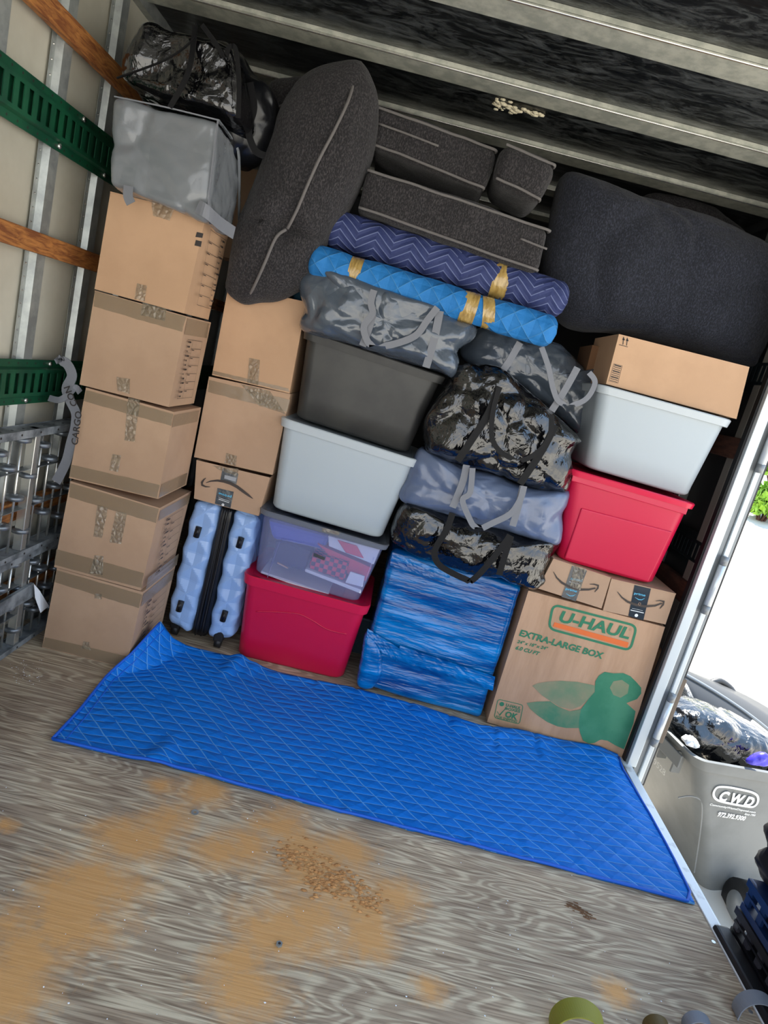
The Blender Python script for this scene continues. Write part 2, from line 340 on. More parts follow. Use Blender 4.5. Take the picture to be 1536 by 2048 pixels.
# left wall
wl_ = thing('wall_left', 'grey sheet metal truck wall with galvanised posts, green logistic tracks and wood slats', 'wall', (XL, 0, 0), kind='structure')
vs = []; fs = []
for j in range(41):
    for i in range(61):
        y = YF+(YB-YF)*i/60; z = ZC*j/40; vs.append((XL+.006*noise.noise(Vector((y*2.2, z*1.5, 0))), y, z))
for j in range(40):
    for i in range(60): a = j*61+i; fs.append((a, a+1, a+62, a+61))
mk('wall_panel', vs, fs, WALLP, wl_, True)
mk('wall_backing', boxv(XL-.04, XL-.02, YF, YB, -.1, ZC), HF, WALLD, wl_)
yk = -2.56
while yk < 2.1:
    # hat section post: flange, raised face, flange
    prof = [(0, 0), (.001, .0), (.002, .022), (.022, .03), (.024, .075), (.003, .083), (.002, .105), (0, .105)]
    vs = []; fs = []
    for z in (0, ZC):
        for dx, dy in prof: vs.append((XL+.008+dx, yk+dy, z))
    n = len(prof)
    for i in range(n-1): fs.append((i, i+1, n+i+1, n+i))
    p = mk('wall_post', vs, fs, STEEL, wl_)
    if -.9 < yk < .5:
        mb = MB(); z = .9
        while z < 2.4:
            mb.add([(XL+.010, yk+.011+math.cos(a)*.0035, z+math.sin(a)*.0035) for a in (0, 1.05, 2.1, 3.14, 4.19, 5.24)]+[(XL+.014, yk+.011, z)], [(i, (i+1) % 6, 6) for i in range(6)]); z += .042
        mb.go('rivets', BRITE, p)['kind'] = 'stuff'
    yk += .305
def etrack(parent, x, s, y0, y1, z0, z1, material, slotw=.021, pitch=.0445, phase=0):
    """slotted track: s=+1 stands proud towards +x"""
    mb = MB(); h = z1-z0; a = x; b = x+s*.018
    lo, hi = min(a, b), max(a, b); t = .003
    f0, f1 = z0+h*.2, z1-h*.2; s0, s1 = z0+h*.28, z1-h*.28
    def bx(xa, xb, *r): mb.box(min(xa, xb), max(xa, xb), *r)
    bx(a, a+s*t, y0, y1, z0, z0+h*.16); bx(a, a+s*t, y0, y1, z1-h*.16, z1)
    bx(b-s*t, b, y0, y1, f0, s0); bx(b-s*t, b, y0, y1, s1, f1)
    for za, zb in ((z0+h*.16, f0), (z1-h*.16, f1)):
        mb.add([(a+s*t, y0, za), (a+s*t, y1, za), (b, y1, zb), (b, y0, zb)], [(0, 1, 2, 3)])
    y = y0+phase
    prev = y0
    while y < y1-.03:
        bx(b-s*t, b, prev, y, s0, s1)
        bx(b-s*.012, b-s*t, y-.0008, y+.0008, s0, s1)
        prev = y+slotw; y += pitch
    bx(b-s*t, b, prev, y1, s0, s1)
    bx(a-s*.001, a+s*.001, y0, y1, z0, z1)
    o = mb.go('logistic_track', material, parent)
    h2 = MB(); y = y0+.02
    while y < min(y1, 1.0):
        for zz in (z0+h*.08, z1-h*.08):
            h2.add([(a+s*.0035, y+math.cos(q)*.004, zz+math.sin(q)*.004) for q in [k*math.pi/3 for k in range(6)]], [tuple(range(6))])
        y += .05
    h2.go('screw_holes', INK, o)
    return o
tr1 = etrack(wl_, XL+.032, 1, YF, 1.9, 1.715, 1.862, GTRK, slotw=.024, pitch=.0465)
tr2 = etrack(wl_, XL+.032, 1, YF, 1.9, .912, 1.062, GTRK, slotw=.024, pitch=.0465, phase=.01)
for trk, zz in ((tr1, (1.73, 1.85)), (tr2, (.925, 1.05))):
    for k in range(-1, 1):
        for z in zz:
            mb = MB(); yy = k*.305-.06+(.12 if z > zz[0]+.01 else 0); mb.tube([(XL+.034, yy, z), (XL+.042, yy, z)], .008, 10); mb.go('track_bolt', BRITE, trk, True)
def slat(parent, x0, x1, y0, y1, z0, z1, material):
    n = 40; vs = []; fs = []
    for i in range(n+1):
        y = y0+(y1-y0)*i/n; j = lambda q: .0016*noise.noise(Vector((y*9, q, 0)))
        vs += [(x0, y, z0+j(1)), (x1+j(2), y, z0+j(3)), (x1+j(4), y, z1+j(5)), (x0, y, z1+j(6))]
    for i in range(n):
        for k in range(4): k2 = (k+1) % 4; fs.append((i*4+k, i*4+4+k, i*4+4+k2, i*4+k2))
    fs += [(0, 1, 2, 3), (n*4+3, n*4+2, n*4+1, n*4)]
    return bevel(mk('wood_slat', vs, fs, material, parent), .003)
slat(wl_, XL+.032, XL+.058, YF, 1.9, 2.01, 2.075, WOOD)
slat(wl_, XL+.032, XL+.058, YF, 1.9, 1.398, 1.46, WOOD)
slat(wl_, XL+.032, XL+.058, YF, 1.9, .50, .57, WOOD)
slat(wl_, XL+.032, XL+.058, YF, 1.9, .18, .25, WOOD)

# right wall behind the stack, door post
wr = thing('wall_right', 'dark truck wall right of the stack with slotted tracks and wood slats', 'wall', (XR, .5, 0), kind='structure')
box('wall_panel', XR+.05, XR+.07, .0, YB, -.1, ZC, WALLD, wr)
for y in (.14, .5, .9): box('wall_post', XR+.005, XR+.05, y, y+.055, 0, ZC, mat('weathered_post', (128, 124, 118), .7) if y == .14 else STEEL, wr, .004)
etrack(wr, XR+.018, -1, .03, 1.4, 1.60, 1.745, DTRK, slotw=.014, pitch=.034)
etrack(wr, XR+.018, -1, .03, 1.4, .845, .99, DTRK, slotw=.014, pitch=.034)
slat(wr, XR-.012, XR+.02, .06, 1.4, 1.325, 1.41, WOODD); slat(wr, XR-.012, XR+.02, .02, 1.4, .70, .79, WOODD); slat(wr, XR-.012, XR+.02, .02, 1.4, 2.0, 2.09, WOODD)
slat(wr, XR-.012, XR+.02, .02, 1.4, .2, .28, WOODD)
dp = thing('door_1', 'bright aluminium door post with grey hinge channel at the right opening', 'door', (2.15, -.03, 0), kind='structure')
box('post_strip', 2.112, 2.150, -.052, -.028, 0, ZC, ALU, dp, .002)
box('post_lip', 2.104, 2.112, -.028, .0, 0, ZC, RUB, dp)
box('hinge_channel', 2.152, 2.176, -.035, .02, -.10, ZC, GRYP, dp, .002)
box('door_edge', 2.178, 2.198, -.045, .03, -.08, ZC, ALU, dp, .003)
box('door_rail', 2.20, 2.216, -.03, .03, -.08, ZC, GRYP, dp, .003)
box('rubber_seal', 2.218, 2.238, -.02, .012, .12, .42, mat('brown_seal', (112, 98, 84), .8), dp, .003)
for z in (.24, .84, 1.42, 2.0):
    h = MB(); h.tube([(2.182, -.058, z-.085), (2.182, -.058, z+.085)], .014, 12); h.go('hinge_barrel', ALU, dp, True)
    h = MB(); h.tube([(2.182, -.058, z+.087), (2.182, -.058, z+.12)], .0145, 12); h.tube([(2.182, -.058, z-.12), (2.182, -.058, z-.087)], .0145, 12); h.go('hinge_cap', GRYP, dp, True)
# back wall + ceiling
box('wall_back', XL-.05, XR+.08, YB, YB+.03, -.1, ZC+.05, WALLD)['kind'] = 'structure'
ce = thing('ceiling', 'black scratched roof panels crossed by galvanised bows', 'ceiling', (1, 0, ZC), kind='structure')
ys = [YF, -2.49, -2.0, -1.505, -1.01, -.52, -.03, .465, .955, 1.45, 1.94, YB]
for a, b in zip(ys[:-1], ys[1:]): box('roof_panel', XL-.04, XR+.08, a+.002, b-.002, ZC, ZC+.03, CEIL, ce)
for y in ys[1:-1]:
    w = .115
    mb = MB(); mb.box(XL, XR+.03, y, y+.003, ZC-.016, ZC); mb.box(XL, XR+.03, y, y+w, ZC-.018, ZC-.015)
    mb.box(XL, XR+.03, y+w-.003, y+w, ZC-.016, ZC)
    b = mb.go('roof_bow', STEELB, ce)
    mb = MB(); mb.tube([(XL, y+.006, ZC-.018), (XR+.03, y+.006, ZC-.018)], .0028, 6); mb.go('rolled_lip', BRITE, b, True); mb = MB(); mb.box(XL, XR+.03, y+.012, y+.0135, ZC-.0186, ZC-.018); mb.go('lip_groove', CARDIN, b)
for q, (n, sd) in enumerate([((1008, 208), 1), ((1040, 212), 2), ((1070, 222), 3)]):
    pass
mb = MB(); random.seed(9)
for k in range(60):
    t = random.random(); c = PZ(988+92*t+random.uniform(-5, 5), 205+26*t+random.gauss(0, 5)*(1.3-t), ZC-.004); r = random.uniform(.004, .013)
    bm = bmesh.new(); bmesh.ops.create_icosphere(bm, subdivisions=1, radius=r)
    mb.add([c+Vector((v.co.x*1.3, v.co.y, v.co.z*.5)) for v in bm.verts], [[v.index for v in f.verts] for f in bm.faces]); bm.free()
o = mb.go('foam_patch', FOAM, ce, True); o['label'] = 'cream dried foam smear'
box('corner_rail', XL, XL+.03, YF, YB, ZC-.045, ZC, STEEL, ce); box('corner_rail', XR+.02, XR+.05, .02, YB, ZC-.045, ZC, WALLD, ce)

# outside ground
def gz(x, y): return -.93 + .14*max(x-2.95, -1.2)*(1 if x < 12 else 12/x) + .11*max(-1.5, min(y-.35, 14))
vs = []; fs = []
xs = [-6, 2.3, 2.6, 2.9, 3.2, 3.5, 3.9, 6, 12, 40]; yy = [-20, -4, 0, 4, 12, 60]
for y in yy:
    for x in xs: vs.append((x, y, gz(x, y)))
for j in range(len(yy)-1):
    for i in range(len(xs)-1): a = j*len(xs)+i; fs.append((a, a+1, a+len(xs)+1, a+len(xs)))
tag(mk('ground', vs, fs, CONC), 'sunlit pale concrete driveway outside the truck', 'ground', kind='structure')
# hedge
random.seed(3)
def hedge(name, label, c, sz, n, h0):
    t = thing(name, label, 'bush', (c[0], c[1], gz(*c)))
    mb = MB()
    for k in range(n):
        th = random.uniform(0, 6.28); ph = random.uniform(-.6, 1.5); r = random.uniform(.6, 1)
        p = Vector((c[0]+sz[0]*r*math.cos(th)*math.cos(ph), c[1]+sz[1]*r*math.sin(th)*math.cos(ph), h0+sz[2]*r*math.sin(ph)))
        a = Vector([random.gauss(0, 1) for _ in range(3)]).normalized()*.09; b = a.cross(Vector([random.gauss(0, 1) for _ in range(3)])).normalized()*.045
        mb.add([p-a, p+b, p+a, p-b], [(0, 1, 2, 3)])
    o = mb.go('foliage', LEAF, t); o['kind'] = 'stuff'
    mb = MB()
    for k in range(7):
        a = k*.9; mb.tube([(c[0]+.05*math.cos(a), c[1]+.05*math.sin(a), gz(*c)), (c[0]+sz[0]*.5*math.cos(a), c[1]+sz[1]*.5*math.sin(a), h0-sz[2]*.3)], [.02, .01], 6)
    mb.go('stem', WOODD, t)
hedge('leafy_bush', 'sunlit yellow green bush beyond the driveway, nearer the frame edge', (7.75, 9.2), (.85, .8, .8), 3800, 1.62)
hedge('leafy_bush', 'low sunlit green bush beyond the driveway beside the door post', (6.9, 8.0), (.22, .3, .35), 700, .75)
t = thing('rock', 'grey rock on the driveway edge below the green bush', 'rock', PZ(1510, 1003, -.8))
bm = bmesh.new(); bmesh.ops.create_icosphere(bm, subdivisions=3, radius=.3); c = Vector((7.4, 8.3, .55))
for v in bm.verts: v.co *= 1+.25*noise.noise(v.co*5); v.co.z *= .5
RK = Vector((7.35, 8.6, gz(7.35, 8.6)+.02)); BASE[t.name] = RK.copy(); t.location = RK
mk('stone', [v.co+RK for v in bm.verts], [[v.index for v in f.verts] for f in bm.faces], GRYP, t, True); bm.free()

# ================================================================ shape builders
class Face:
    def __init__(s, o, ex, ez): s.o = Vector(o); s.ex = Vector(ex); s.ez = Vector(ez); s.n = s.ex.cross(s.ez).normalized()
    def pt(s, a, b, off=0): return s.o + s.ex*a + s.ez*b + s.n*off
def front(y): return Face((0, y, 0), (1, 0, 0), (0, 0, 1))
def side(x): return Face((x, 0, 0), (0, 1, 0), (0, 0, 1))
TXT = {}
def text_data(s, bold, shear):
    k = (s, bold, shear)
    if k in TXT: return TXT[k]
    c = bpy.data.curves.new('t', 'FONT'); c.body = s; c.size = 1; c.offset = bold; c.shear = shear; c.resolution_u = 3
    o = bpy.data.objects.new('t', c); COL.objects.link(o); bpy.context.view_layer.update()
    me = bpy.data.meshes.new_from_object(o.evaluated_get(bpy.context.evaluated_depsgraph_get()))
    vs = [(v.co.x, v.co.y) for v in me.vertices]; fs = [tuple(p.vertices) for p in me.polygons]
    bpy.data.objects.remove(o); bpy.data.curves.remove(c); bpy.data.meshes.remove(me)
    TXT[k] = (vs, fs); return TXT[k]
def text(name, s, face, a, b, w, h, mat_, parent, ang=0, bold=.02, shear=0, off=.0018, label=None):
    """text filling a w x h rectangle whose lower left corner is (a, b) on the face, turned by ang"""
    vs, fs = text_data(s, bold, shear)
    x0 = min(v[0] for v in vs); x1 = max(v[0] for v in vs); y0 = min(v[1] for v in vs); y1 = max(v[1] for v in vs)
    ca, sa = math.cos(ang), math.sin(ang); out = []
    for x, y in vs:
        u = (x-x0)/(x1-x0)*w; v = (y-y0)/(y1-y0)*h
        out.append(face.pt(a+u*ca-v*sa, b+u*sa+v*ca, off))
    o = mk(name, out, fs, mat_, parent)
    if label: o['label'] = label
    return o
def poly(name, face, pts, mat_, parent, off=.0012):
    o = mk(name, [face.pt(a, b, off) for a, b in pts], [tuple(range(len(pts)))], mat_, parent); return o
def stroke(name, face, pts, ws, mat_, parent, off=.0012, closed=False):
    n = len(pts); vs = []; fs = []
    for i, (a, b) in enumerate(pts):
        p, q = (pts[(i-1) % n], pts[(i+1) % n]) if closed else (pts[max(i-1, 0)], pts[min(i+1, n-1)])
        dx, dy = q[0]-p[0], q[1]-p[1]; l = math.hypot(dx, dy) or 1; w = ws[i] if hasattr(ws, '__len__') else ws
        vs += [face.pt(a-dy/l*w/2, b+dx/l*w/2, off), face.pt(a+dy/l*w/2, b-dx/l*w/2, off)]
    for i in range(n if closed else n-1): j = (i+1) % n; fs.append((2*i+1, 2*j+1, 2*j, 2*i))
    return mk(name, vs, fs, mat_, parent)
def XZ(px, py, y): p = P(px, py, y); return (p.x, p.z)
def hexa(name, q, y, depth, mat_, parent=None, bv=.004, yb=None, dz=0):
    """solid from a front quad TL,TR,BR,BL in pixels on the plane y"""
    f = [P(*c, y) for c in q]; b = [p+Vector((0, depth, dz)) for p in f]
    o = mk(name, f+b, [(3, 2, 1, 0), (4, 5, 6, 7), (0, 1, 5, 4), (1, 2, 6, 5), (2, 3, 7, 6), (3, 0, 4, 7)], mat_, parent)
    return bevel(o, bv) if bv else o
def carton(label, q, y, depth, material=None, group=None, flaps=True, name='cardboard_box', tuck=.0):
    material = material or CARD
    f = [P(*c, y) for c in q]
    t = thing(name, label, 'box', ((f[3].x+f[2].x)/2, y+depth/2, min(f[2].z, f[3].z)), group)
    # body: slightly bulging panels
    n = 10; vs = []; fs = []
    def add(TL, TR, BR, BL, nrm, amp):
        b0 = len(vs)
        for j in range(n+1):
            for i in range(n+1):
                u, v = i/n, j/n; p = (TL*(1-u)+TR*u)*(1-v) + (BL*(1-u)+BR*u)*v
                vs.append(p + nrm*amp*math.sin(u*math.pi)*math.sin(v*math.pi))
        for j in range(n):
            for i in range(n): a = b0+j*(n+1)+i; fs.append((a, a+n+1, a+n+2, a+1))
    D = Vector((0, depth, 0)); TL, TR, BR, BL = f; tl, tr, br, bl = [p+D for p in f]
    X, Y, Z = Vector((1, 0, 0)), Vector((0, 1, 0)), Vector((0, 0, 1))
    add(TL, TR, BR, BL, -Y, 0); add(TR, tr, br, BR, X, 0); add(tr, tl, bl, br, Y, .0); add(tl, TL, BL, bl, -X, 0)
    add(BL, BR, br, bl, -Z, 0)
    o = mk('carton_body', vs, fs, material, t)
    if flaps:
        mb = MB(); e = .0035; cx = (TL+TR)/2
        for s0, s1 in ((0, .495), (.505, 1)):
            a, b = TL+D*s0, TR+D*s0; c, d = TR+D*s1, TL+D*s1
            if s0 == 0: a = a-Y*.002; b = b-Y*.002
            mb.add([a-Z*e, b-Z*e, c-Z*e, d-Z*e, a, b, c, d], HF)
        mb.go('top_flap', material, t)
        mb = MB(); a, b, c, d = TL, TR, TR+D, TL+D; mb.quad(a-Z*.006+X*.004+Y*.004, b-Z*.006-X*.004+Y*.004, c-Z*.006, d-Z*.006); mb.go('inner_flap', CARDIN, t)
    return t
def tape(t, q, y, mat_=None, wr=.0012, name='packing_tape', off=.0018, nn=(14, 6)):
    """strip of tape stuck on the front plane y; q TL,TR,BR,BL pixels"""
    f = [P(*c, y) for c in q]; nx, nz = nn; vs = []; fs = []
    for j in range(nz+1):
        for i in range(nx+1):
            u, v = i/nx, j/nz; p = (f[0]*(1-u)+f[1]*u)*(1-v) + (f[3]*(1-u)+f[2]*u)*v
            jag = .002*noise.noise(Vector((i*1.7, j*2.1, y*10+f[0].x*9))) if i in (0, nx) or j in (0, nz) else 0
            vs.append(p + Vector((jag, -off-wr*(.5+.5*noise.noise(p*60)), jag)))
    for j in range(nz):
        for i in range(nx): a = j*(nx+1)+i; fs.append((a, a+nx+1, a+nx+2, a+1))
    return mk(name, vs, fs, mat_ or TAPE, t)
def sidetape(t, x, y0, y1, z0, z1, mat_=None):
    return mk('packing_tape', [(x+.002, y0, z0), (x+.002, y1, z0), (x+.002, y1, z1), (x+.002, y0, z1)], [(0, 1, 2, 3)], mat_ or TAPE, t)
def form(t, x, y0, y1, z0, z1, flip=False):
    """printed contents form on the box side (plane x), small bars stand for the tick list"""
    F = side(x+.0035); mb = MB(); L = .0014
    def r(a, b, c, d): mb.quad(F.pt(a, b), F.pt(c, b), F.pt(c, d), F.pt(a, d))
    W = y1-y0; H = z1-z0; ym = y0+W*(.34 if flip else .66)
    for a in (y0, ym, y1): r(a-L/2, z0, a+L/2, z1)
    for b in (z0, z1): r(y0, b-L/2, y1, b+L/2)
    a0, a1 = (ym, y1) if flip else (y0, ym)
    for k in range(1, 7): b = z0+H*k/7; r(a0, b-L/2, a1, b+L/2); r(a0+W*.04, b-.006, a0+W*.2, b-.003)
    c0, c1 = (y0, ym) if flip else (ym, y1)
    for k in range(13):
        b = z0+H*(k+.5)/13; r(c0+W*.04, b-.003, c0+W*.07, b+.003); r(c0+W*.1, b-.003, c0+W*(.2+.08*math.sin(k*2.3)), b+.003)
        if k in (3, 9): r(c0, b+.01, c1, b+.011)
    return mb.go('printed_form', INKB, t)

# ---------------------------------------------------------------- left column of five cartons
yA = -.28
C1 = [([(221, 383), (412, 432), (368, 627), (189, 578)], 'topmost brown carton of the left stack, under the grey bag, two dark squares printed', .27, CARD2),
      ([(190, 581), (374, 633), (337, 814), (159, 769)], 'second brown carton from the top of the left stack, tape along its top edge', .27, CARD),
      ([(172, 775), (348, 824), (316, 998), (138, 956)], 'middle brown carton of the left five carton stack, taped top and bottom', .30, CARD),
      ([(141, 962), (320, 1016), (281, 1181), (108, 1134)], 'fourth carton down the left stack, with two hanging strips of tape on its front', .34, CARD),
      ([(114, 1136), (286, 1184), (252, 1338), (84, 1295)], 'bottom brown carton of the left stack, standing on the plywood floor', .34, CARD)]
b = []
for q, lab, d, mt in C1: b.append(carton(lab, q, yA, d, mt, 'cartons in the left stack'))
def side_x(q): return max(P(*q[1], yA).x, P(*q[2], yA).x)
tape(b[0], [(304, 405), (350, 418), (340, 442), (308, 432)], yA, TAPEC, .006); tape(b[0], [(275, 567), (295, 572), (290, 603), (270, 598)], yA, TAPEC, .004)
for q in ([(394, 464), (407, 467), (405, 476), (391, 474)], [(392, 480), (404, 483), (402, 494), (389, 491)]):
    poly('printed_square', front(yA), [XZ(*c, yA) for c in q], INK, b[0])
tape(b[1], [(190, 582), (373, 634), (364, 664), (188, 613)], yA); tape(b[1], [(234, 754), (261, 758), (260, 788), (236, 781)], yA, TAPEC, .004)
tape(b[2], [(173, 780), (347, 828), (343, 852), (168, 802)], yA); tape(b[2], [(257, 795), (281, 800), (270, 884), (250, 880)], yA, TAPEC, .005, nn=(8, 16))
tape(b[2], [(226, 908), (243, 911), (238, 944), (220, 940)], yA, TAPEC, .005); tape(b[2], [(143, 929), (320, 970), (314, 996), (139, 953)], yA)
tape(b[3], [(141, 966), (318, 1018), (312, 1046), (139, 994)], yA); tape(b[3], [(196, 1010), (217, 1015), (205, 1076), (188, 1072)], yA, TAPEC, .005, nn=(8, 14)); tape(b[3], [(233, 1022), (255, 1026), (243, 1088), (220, 1084)], yA, TAPEC, .004, nn=(8, 14))
tape(b[3], [(114, 1098), (288, 1146), (283, 1176), (109, 1129)], yA); tape(b[3], [(190, 1110), (208, 1112), (206, 1150), (180, 1146)], yA, TAPEC, .003)
tape(b[4], [(114, 1140), (285, 1189), (278, 1216), (110, 1164)], yA); tape(b[4], [(91, 1274), (253, 1312), (250, 1334), (85, 1293)], yA); tape(b[4], [(190, 1186), (205, 1188), (204, 1198), (190, 1196)], yA, TAPEC, .003); tape(b[4], [(168, 1282), (180, 1284), (182, 1300), (164, 1296)], yA, TAPEC, .004)
SX = [side_x(c[0]) for c in C1]
for k, (o, c) in enumerate(zip(b, C1)):
    # the side panel leans with the body, so marks sit just proud of its widest point
    zt = P(*c[0][1], yA).z; zb = P(*c[0][2], yA).z; x = SX[k]
    if k == 0: form(o, x, yA+.06, yA+.25, zb+.04, zt-.03)
    if k == 1: form(o, x, yA+.04, yA+.20, zb+.03, zt-.075, True); sidetape(o, x, yA+.002, yA+.25, zt-.06, zt-.005)
    if k == 2: sidetape(o, x, yA+.002, yA+.28, zt-.055, zt-.01); sidetape(o, x, yA+.002, yA+.28, zb+.005, zb+.055)
    if k == 3: form(o, x, yA+.08, yA+.27, zb+.04, zt-.06, True); sidetape(o, x, yA+.002, yA+.33, zt-.05, zt-.01); sidetape(o, x, yA+.002, yA+.33, zb+.005, zb+.055)
    if k == 4: form(o, x, yA+.05, yA+.27, zb+.05, zt-.06, True); sidetape(o, x, yA+.002, yA+.33, zt-.06, zt-.01)
tape(b[1], [(286, 606), (334, 618), (330, 642), (282, 630)], yA, TAPEC, .002, name='crumpled_label')

# ---------------------------------------------------------------- second column
yB = .03
c1 = carton('plain brown carton directly under the tall dark bolster cushion', [(457, 570), (613, 604), (579, 787), (424, 750)], yB, .35, CARD2, 'cartons in the second stack')
tape(c1, [(499, 716), (520, 720), (517, 770), (495, 766)], yB, TAPEC, .003)
tape(c1, [(426, 741), (577, 777), (579, 784), (425, 748)], yB)
c2 = carton('brown carton with wrinkled tape along its top, above the small carton with the arrow', [(418, 753), (581, 788), (545, 950), (388, 914)], yB, .35, CARD, 'cartons in the second stack')
tape(c2, [(419, 760), (580, 800), (574, 824), (416, 784)], yB); tape(c2, [(482, 768), (540, 782), (572, 828), (520, 812)], yB, TAPEC, .006)
tape(c2, [(453, 906), (474, 912), (472, 932), (450, 926)], yB, TAPEC, .002)
c3 = carton('small upside down carton with black arrow smile, lying on the pale blue suitcase', [(393, 920), (540, 955), (517, 1032), (388, 997)], yB-.01, .33, CARD, flaps=False)
F = front(yB-.01); yy3 = yB-.011
def pf(l, y=yB-.01): return [XZ(a*.1302+370, b_*.1302+880, y) for a, b_ in l]
poly('printed_tape', F, pf([(580, 430), (800, 500), (820, 520), (790, 680), (545, 610)]), PTAPE, c3)
poly('printed_tape', F, pf([(500, 735), (750, 795), (700, 1045), (460, 975)]), PTAPE, c3)
poly('tape_label', F, pf([(612, 535), (795, 580), (780, 640), (605, 590)]), mat('silver_print', (150, 152, 156), .4), c3, .002)
tape(c3, [(424, 930), (478, 938), (474, 952), (440, 940)], yB-.01, TAPEC, .004)
arc = pf([(325, 655), (400, 630), (500, 622), (600, 635), (700, 665), (800, 715), (900, 790), (980, 850), (1045, 900)])
stroke('arrow_smile', F, arc, [.002, .0055, .0085, .0105, .012, .0125, .012, .009, .002], INKB, c3, .0026)
hd = pf([(390, 718), (320, 715), (265, 690), (262, 650), (290, 610), (325, 580)])
stroke('arrow_head', F, hd, [.002, .006, .009, .009, .006, .002], INKB, c3, .0026)
q = pf([(720, 850), (525, 790)]); ang = math.atan2(q[1][1]-q[0][1], q[1][0]-q[0][0])
text('prime_text', 'prime', F, q[0][0], q[0][1], math.dist(q[0], q[1]), .0125, CYAN, c3, ang, off=.0024)
for k in range(2):
    q = pf([(520, 885+k*22), (690-k*10, 940+k*22)]); stroke('fine_print', F, q, .0012+.001*k, WINK, c3, .0022)
q = pf([(585, 993)])[0]; poly('tape_roundel', F, [(q[0]+.0055*math.cos(a*.5), q[1]+.0055*math.sin(a*.5)) for a in range(13)], WINK, c3, .0022)
poly('tape_arrow', F, [(q[0]-.002, q[1]-.002), (q[0]+.003, q[1]), (q[0]-.002, q[1]+.002)], INK, c3, .003)

# rounded box with dense surface
def rbox(nx, ny, nz, w, d, h, r, disp=None, mp=None):
    """rounded box centred on 0, returns verts, faces, disp(p, n) moves along the normal, mp maps into place"""
    idx = {}; vs = []; fs = []
    def key(i, j, k):
        if (i, j, k) not in idx:
            p = Vector(((i/nx-.5)*w, (j/ny-.5)*d, (k/nz-.5)*h))
            c = Vector((max(-w/2+r, min(w/2-r, p.x)), max(-d/2+r, min(d/2-r, p.y)), max(-h/2+r, min(h/2-r, p.z))))
            n = p-c
            n = n.normalized() if n.length > 1e-6 else Vector((1 if p.x > 0 else -1, 0, 0))
            if abs(p.x) < w/2-1e-6 and abs(p.y) < d/2-1e-6 and abs(p.z) < h/2-1e-6: pass
            p2 = c+n*r
            if disp: p2 = p2+n*disp(p2, n)
            idx[(i, j, k)] = len(vs); vs.append(mp(p2) if mp else p2)
        return idx[(i, j, k)]
    for i in range(nx):
        for k in range(nz):
            fs.append((key(i, 0, k), key(i+1, 0, k), key(i+1, 0, k+1), key(i, 0, k+1))); fs.append((key(i, ny, k), key(i, ny, k+1), key(i+1, ny, k+1), key(i+1, ny, k)))
    for j in range(ny):
        for k in range(nz):
            fs.append((key(0, j, k), key(0, j, k+1), key(0, j+1, k+1), key(0, j+1, k))); fs.append((key(nx, j, k), key(nx, j+1, k), key(nx, j+1, k+1), key(nx, j, k+1)))
    for i in range(nx):
        for j in range(ny):
            fs.append((key(i, j, 0), key(i, j+1, 0), key(i+1, j+1, 0), key(i+1, j, 0))); fs.append((key(i, j, nz), key(i+1, j, nz), key(i+1, j+1, nz), key(i, j+1, nz)))
    return vs, fs
def quadmap(q, y, depth, w, h, yt=0):
    f = [P(*c, y) for c in q]
    def mp(p):
        u = p.x/w+.5; v = .5-p.z/h; b_ = (f[0]*(1-u)+f[1]*u)*(1-v)+(f[3]*(1-u)+f[2]*u)*v
        return Vector((b_.x, y+depth/2+p.y, b_.z))
    return mp
def dims(q, y): f = [P(*c, y) for c in q]; return (f[1]-f[0]).length, (f[0]-f[3]).length

# suitcase: two quilted shells with a black zip band between them
ySu = .05
sc = thing('suitcase', 'pale blue hard shell suitcase with quilted diamonds standing upright left of the red tote', 'suitcase', (PZ(400, 1290).x, .25, 0))
def diamond(p, n):
    k = p.x if abs(n.y) > .5 else p.y; a = abs(((k+p.z)*8.5) % 1-.5); c = abs(((k-p.z)*8.5) % 1-.5); return -.009*min(.5-a, .5-c)*2+.003
for q in ([(386, 1001), (443, 1010), (381, 1272), (330, 1241)], [(467, 1019), (516, 1036), (466, 1279), (411, 1276)]):
    w_, h_ = dims(q, ySu); v, f = rbox(22, 40, 70, w_, .40, h_, .03, diamond, quadmap(q, ySu, .40, w_, h_)); mk('shell_half', v, f, SUIT, sc, False)
q = [(441, 1008), (469, 1018), (414, 1277), (378, 1270)]; w_, h_ = dims(q, ySu-.0); v, f = rbox(6, 12, 20, w_, .40, h_, .02, None, quadmap(q, ySu+.004, .40, w_, h_)); mk('zip_band', v, f, ZIP, sc, True)
for i, s_ in enumerate((.3, .62)):
    a = P(441+28*s_, 1015+6*s_, ySu-.001); c = P(380+35*s_, 1268+6*s_, ySu-.001); tube('zip_chain', [a, (a+c)/2+Vector((.002, 0, 0)), c], .0035, RUB, sc, 6)
for c in ((395, 1064), (480, 1085), (360, 1212), (448, 1232)):
    p0 = P(c[0]+3, c[1]-10, ySu-.004); p1 = P(c[0]-3, c[1]+10, ySu-.004); mb = MB(); mb.tube([p0+(p0-p1)*.02, p0, p1, p1-(p0-p1)*.02], [.006, .0125, .0125, .006], 14); mb.go('side_foot', RUB, sc, True)
    mb = MB(); mb.tube([p0+Vector((0, -.009, -.004)), p1+Vector((0, -.009, .004))], .0065, 10); mb.go('foot_insert', ZIP, sc, True)
def wheel(px, py, y):
    z0 = .0; p = P(px, py, y); mb = MB(); c = Vector((p.x, y, .024)); mb.tube([c-Vector((.013, 0, 0)), c+Vector((.013, 0, 0))], .024, 16); mb.go('wheel', RUB, sc, True)
    bx_ = bevel(mk('wheel_housing', boxv(p.x-.022, p.x+.02, y-.02, y+.03, .03, .085), HF, RUB, sc), .008, 3)
wheel(436, 1285, ySu+.02); wheel(350, 1262, ySu+.04)

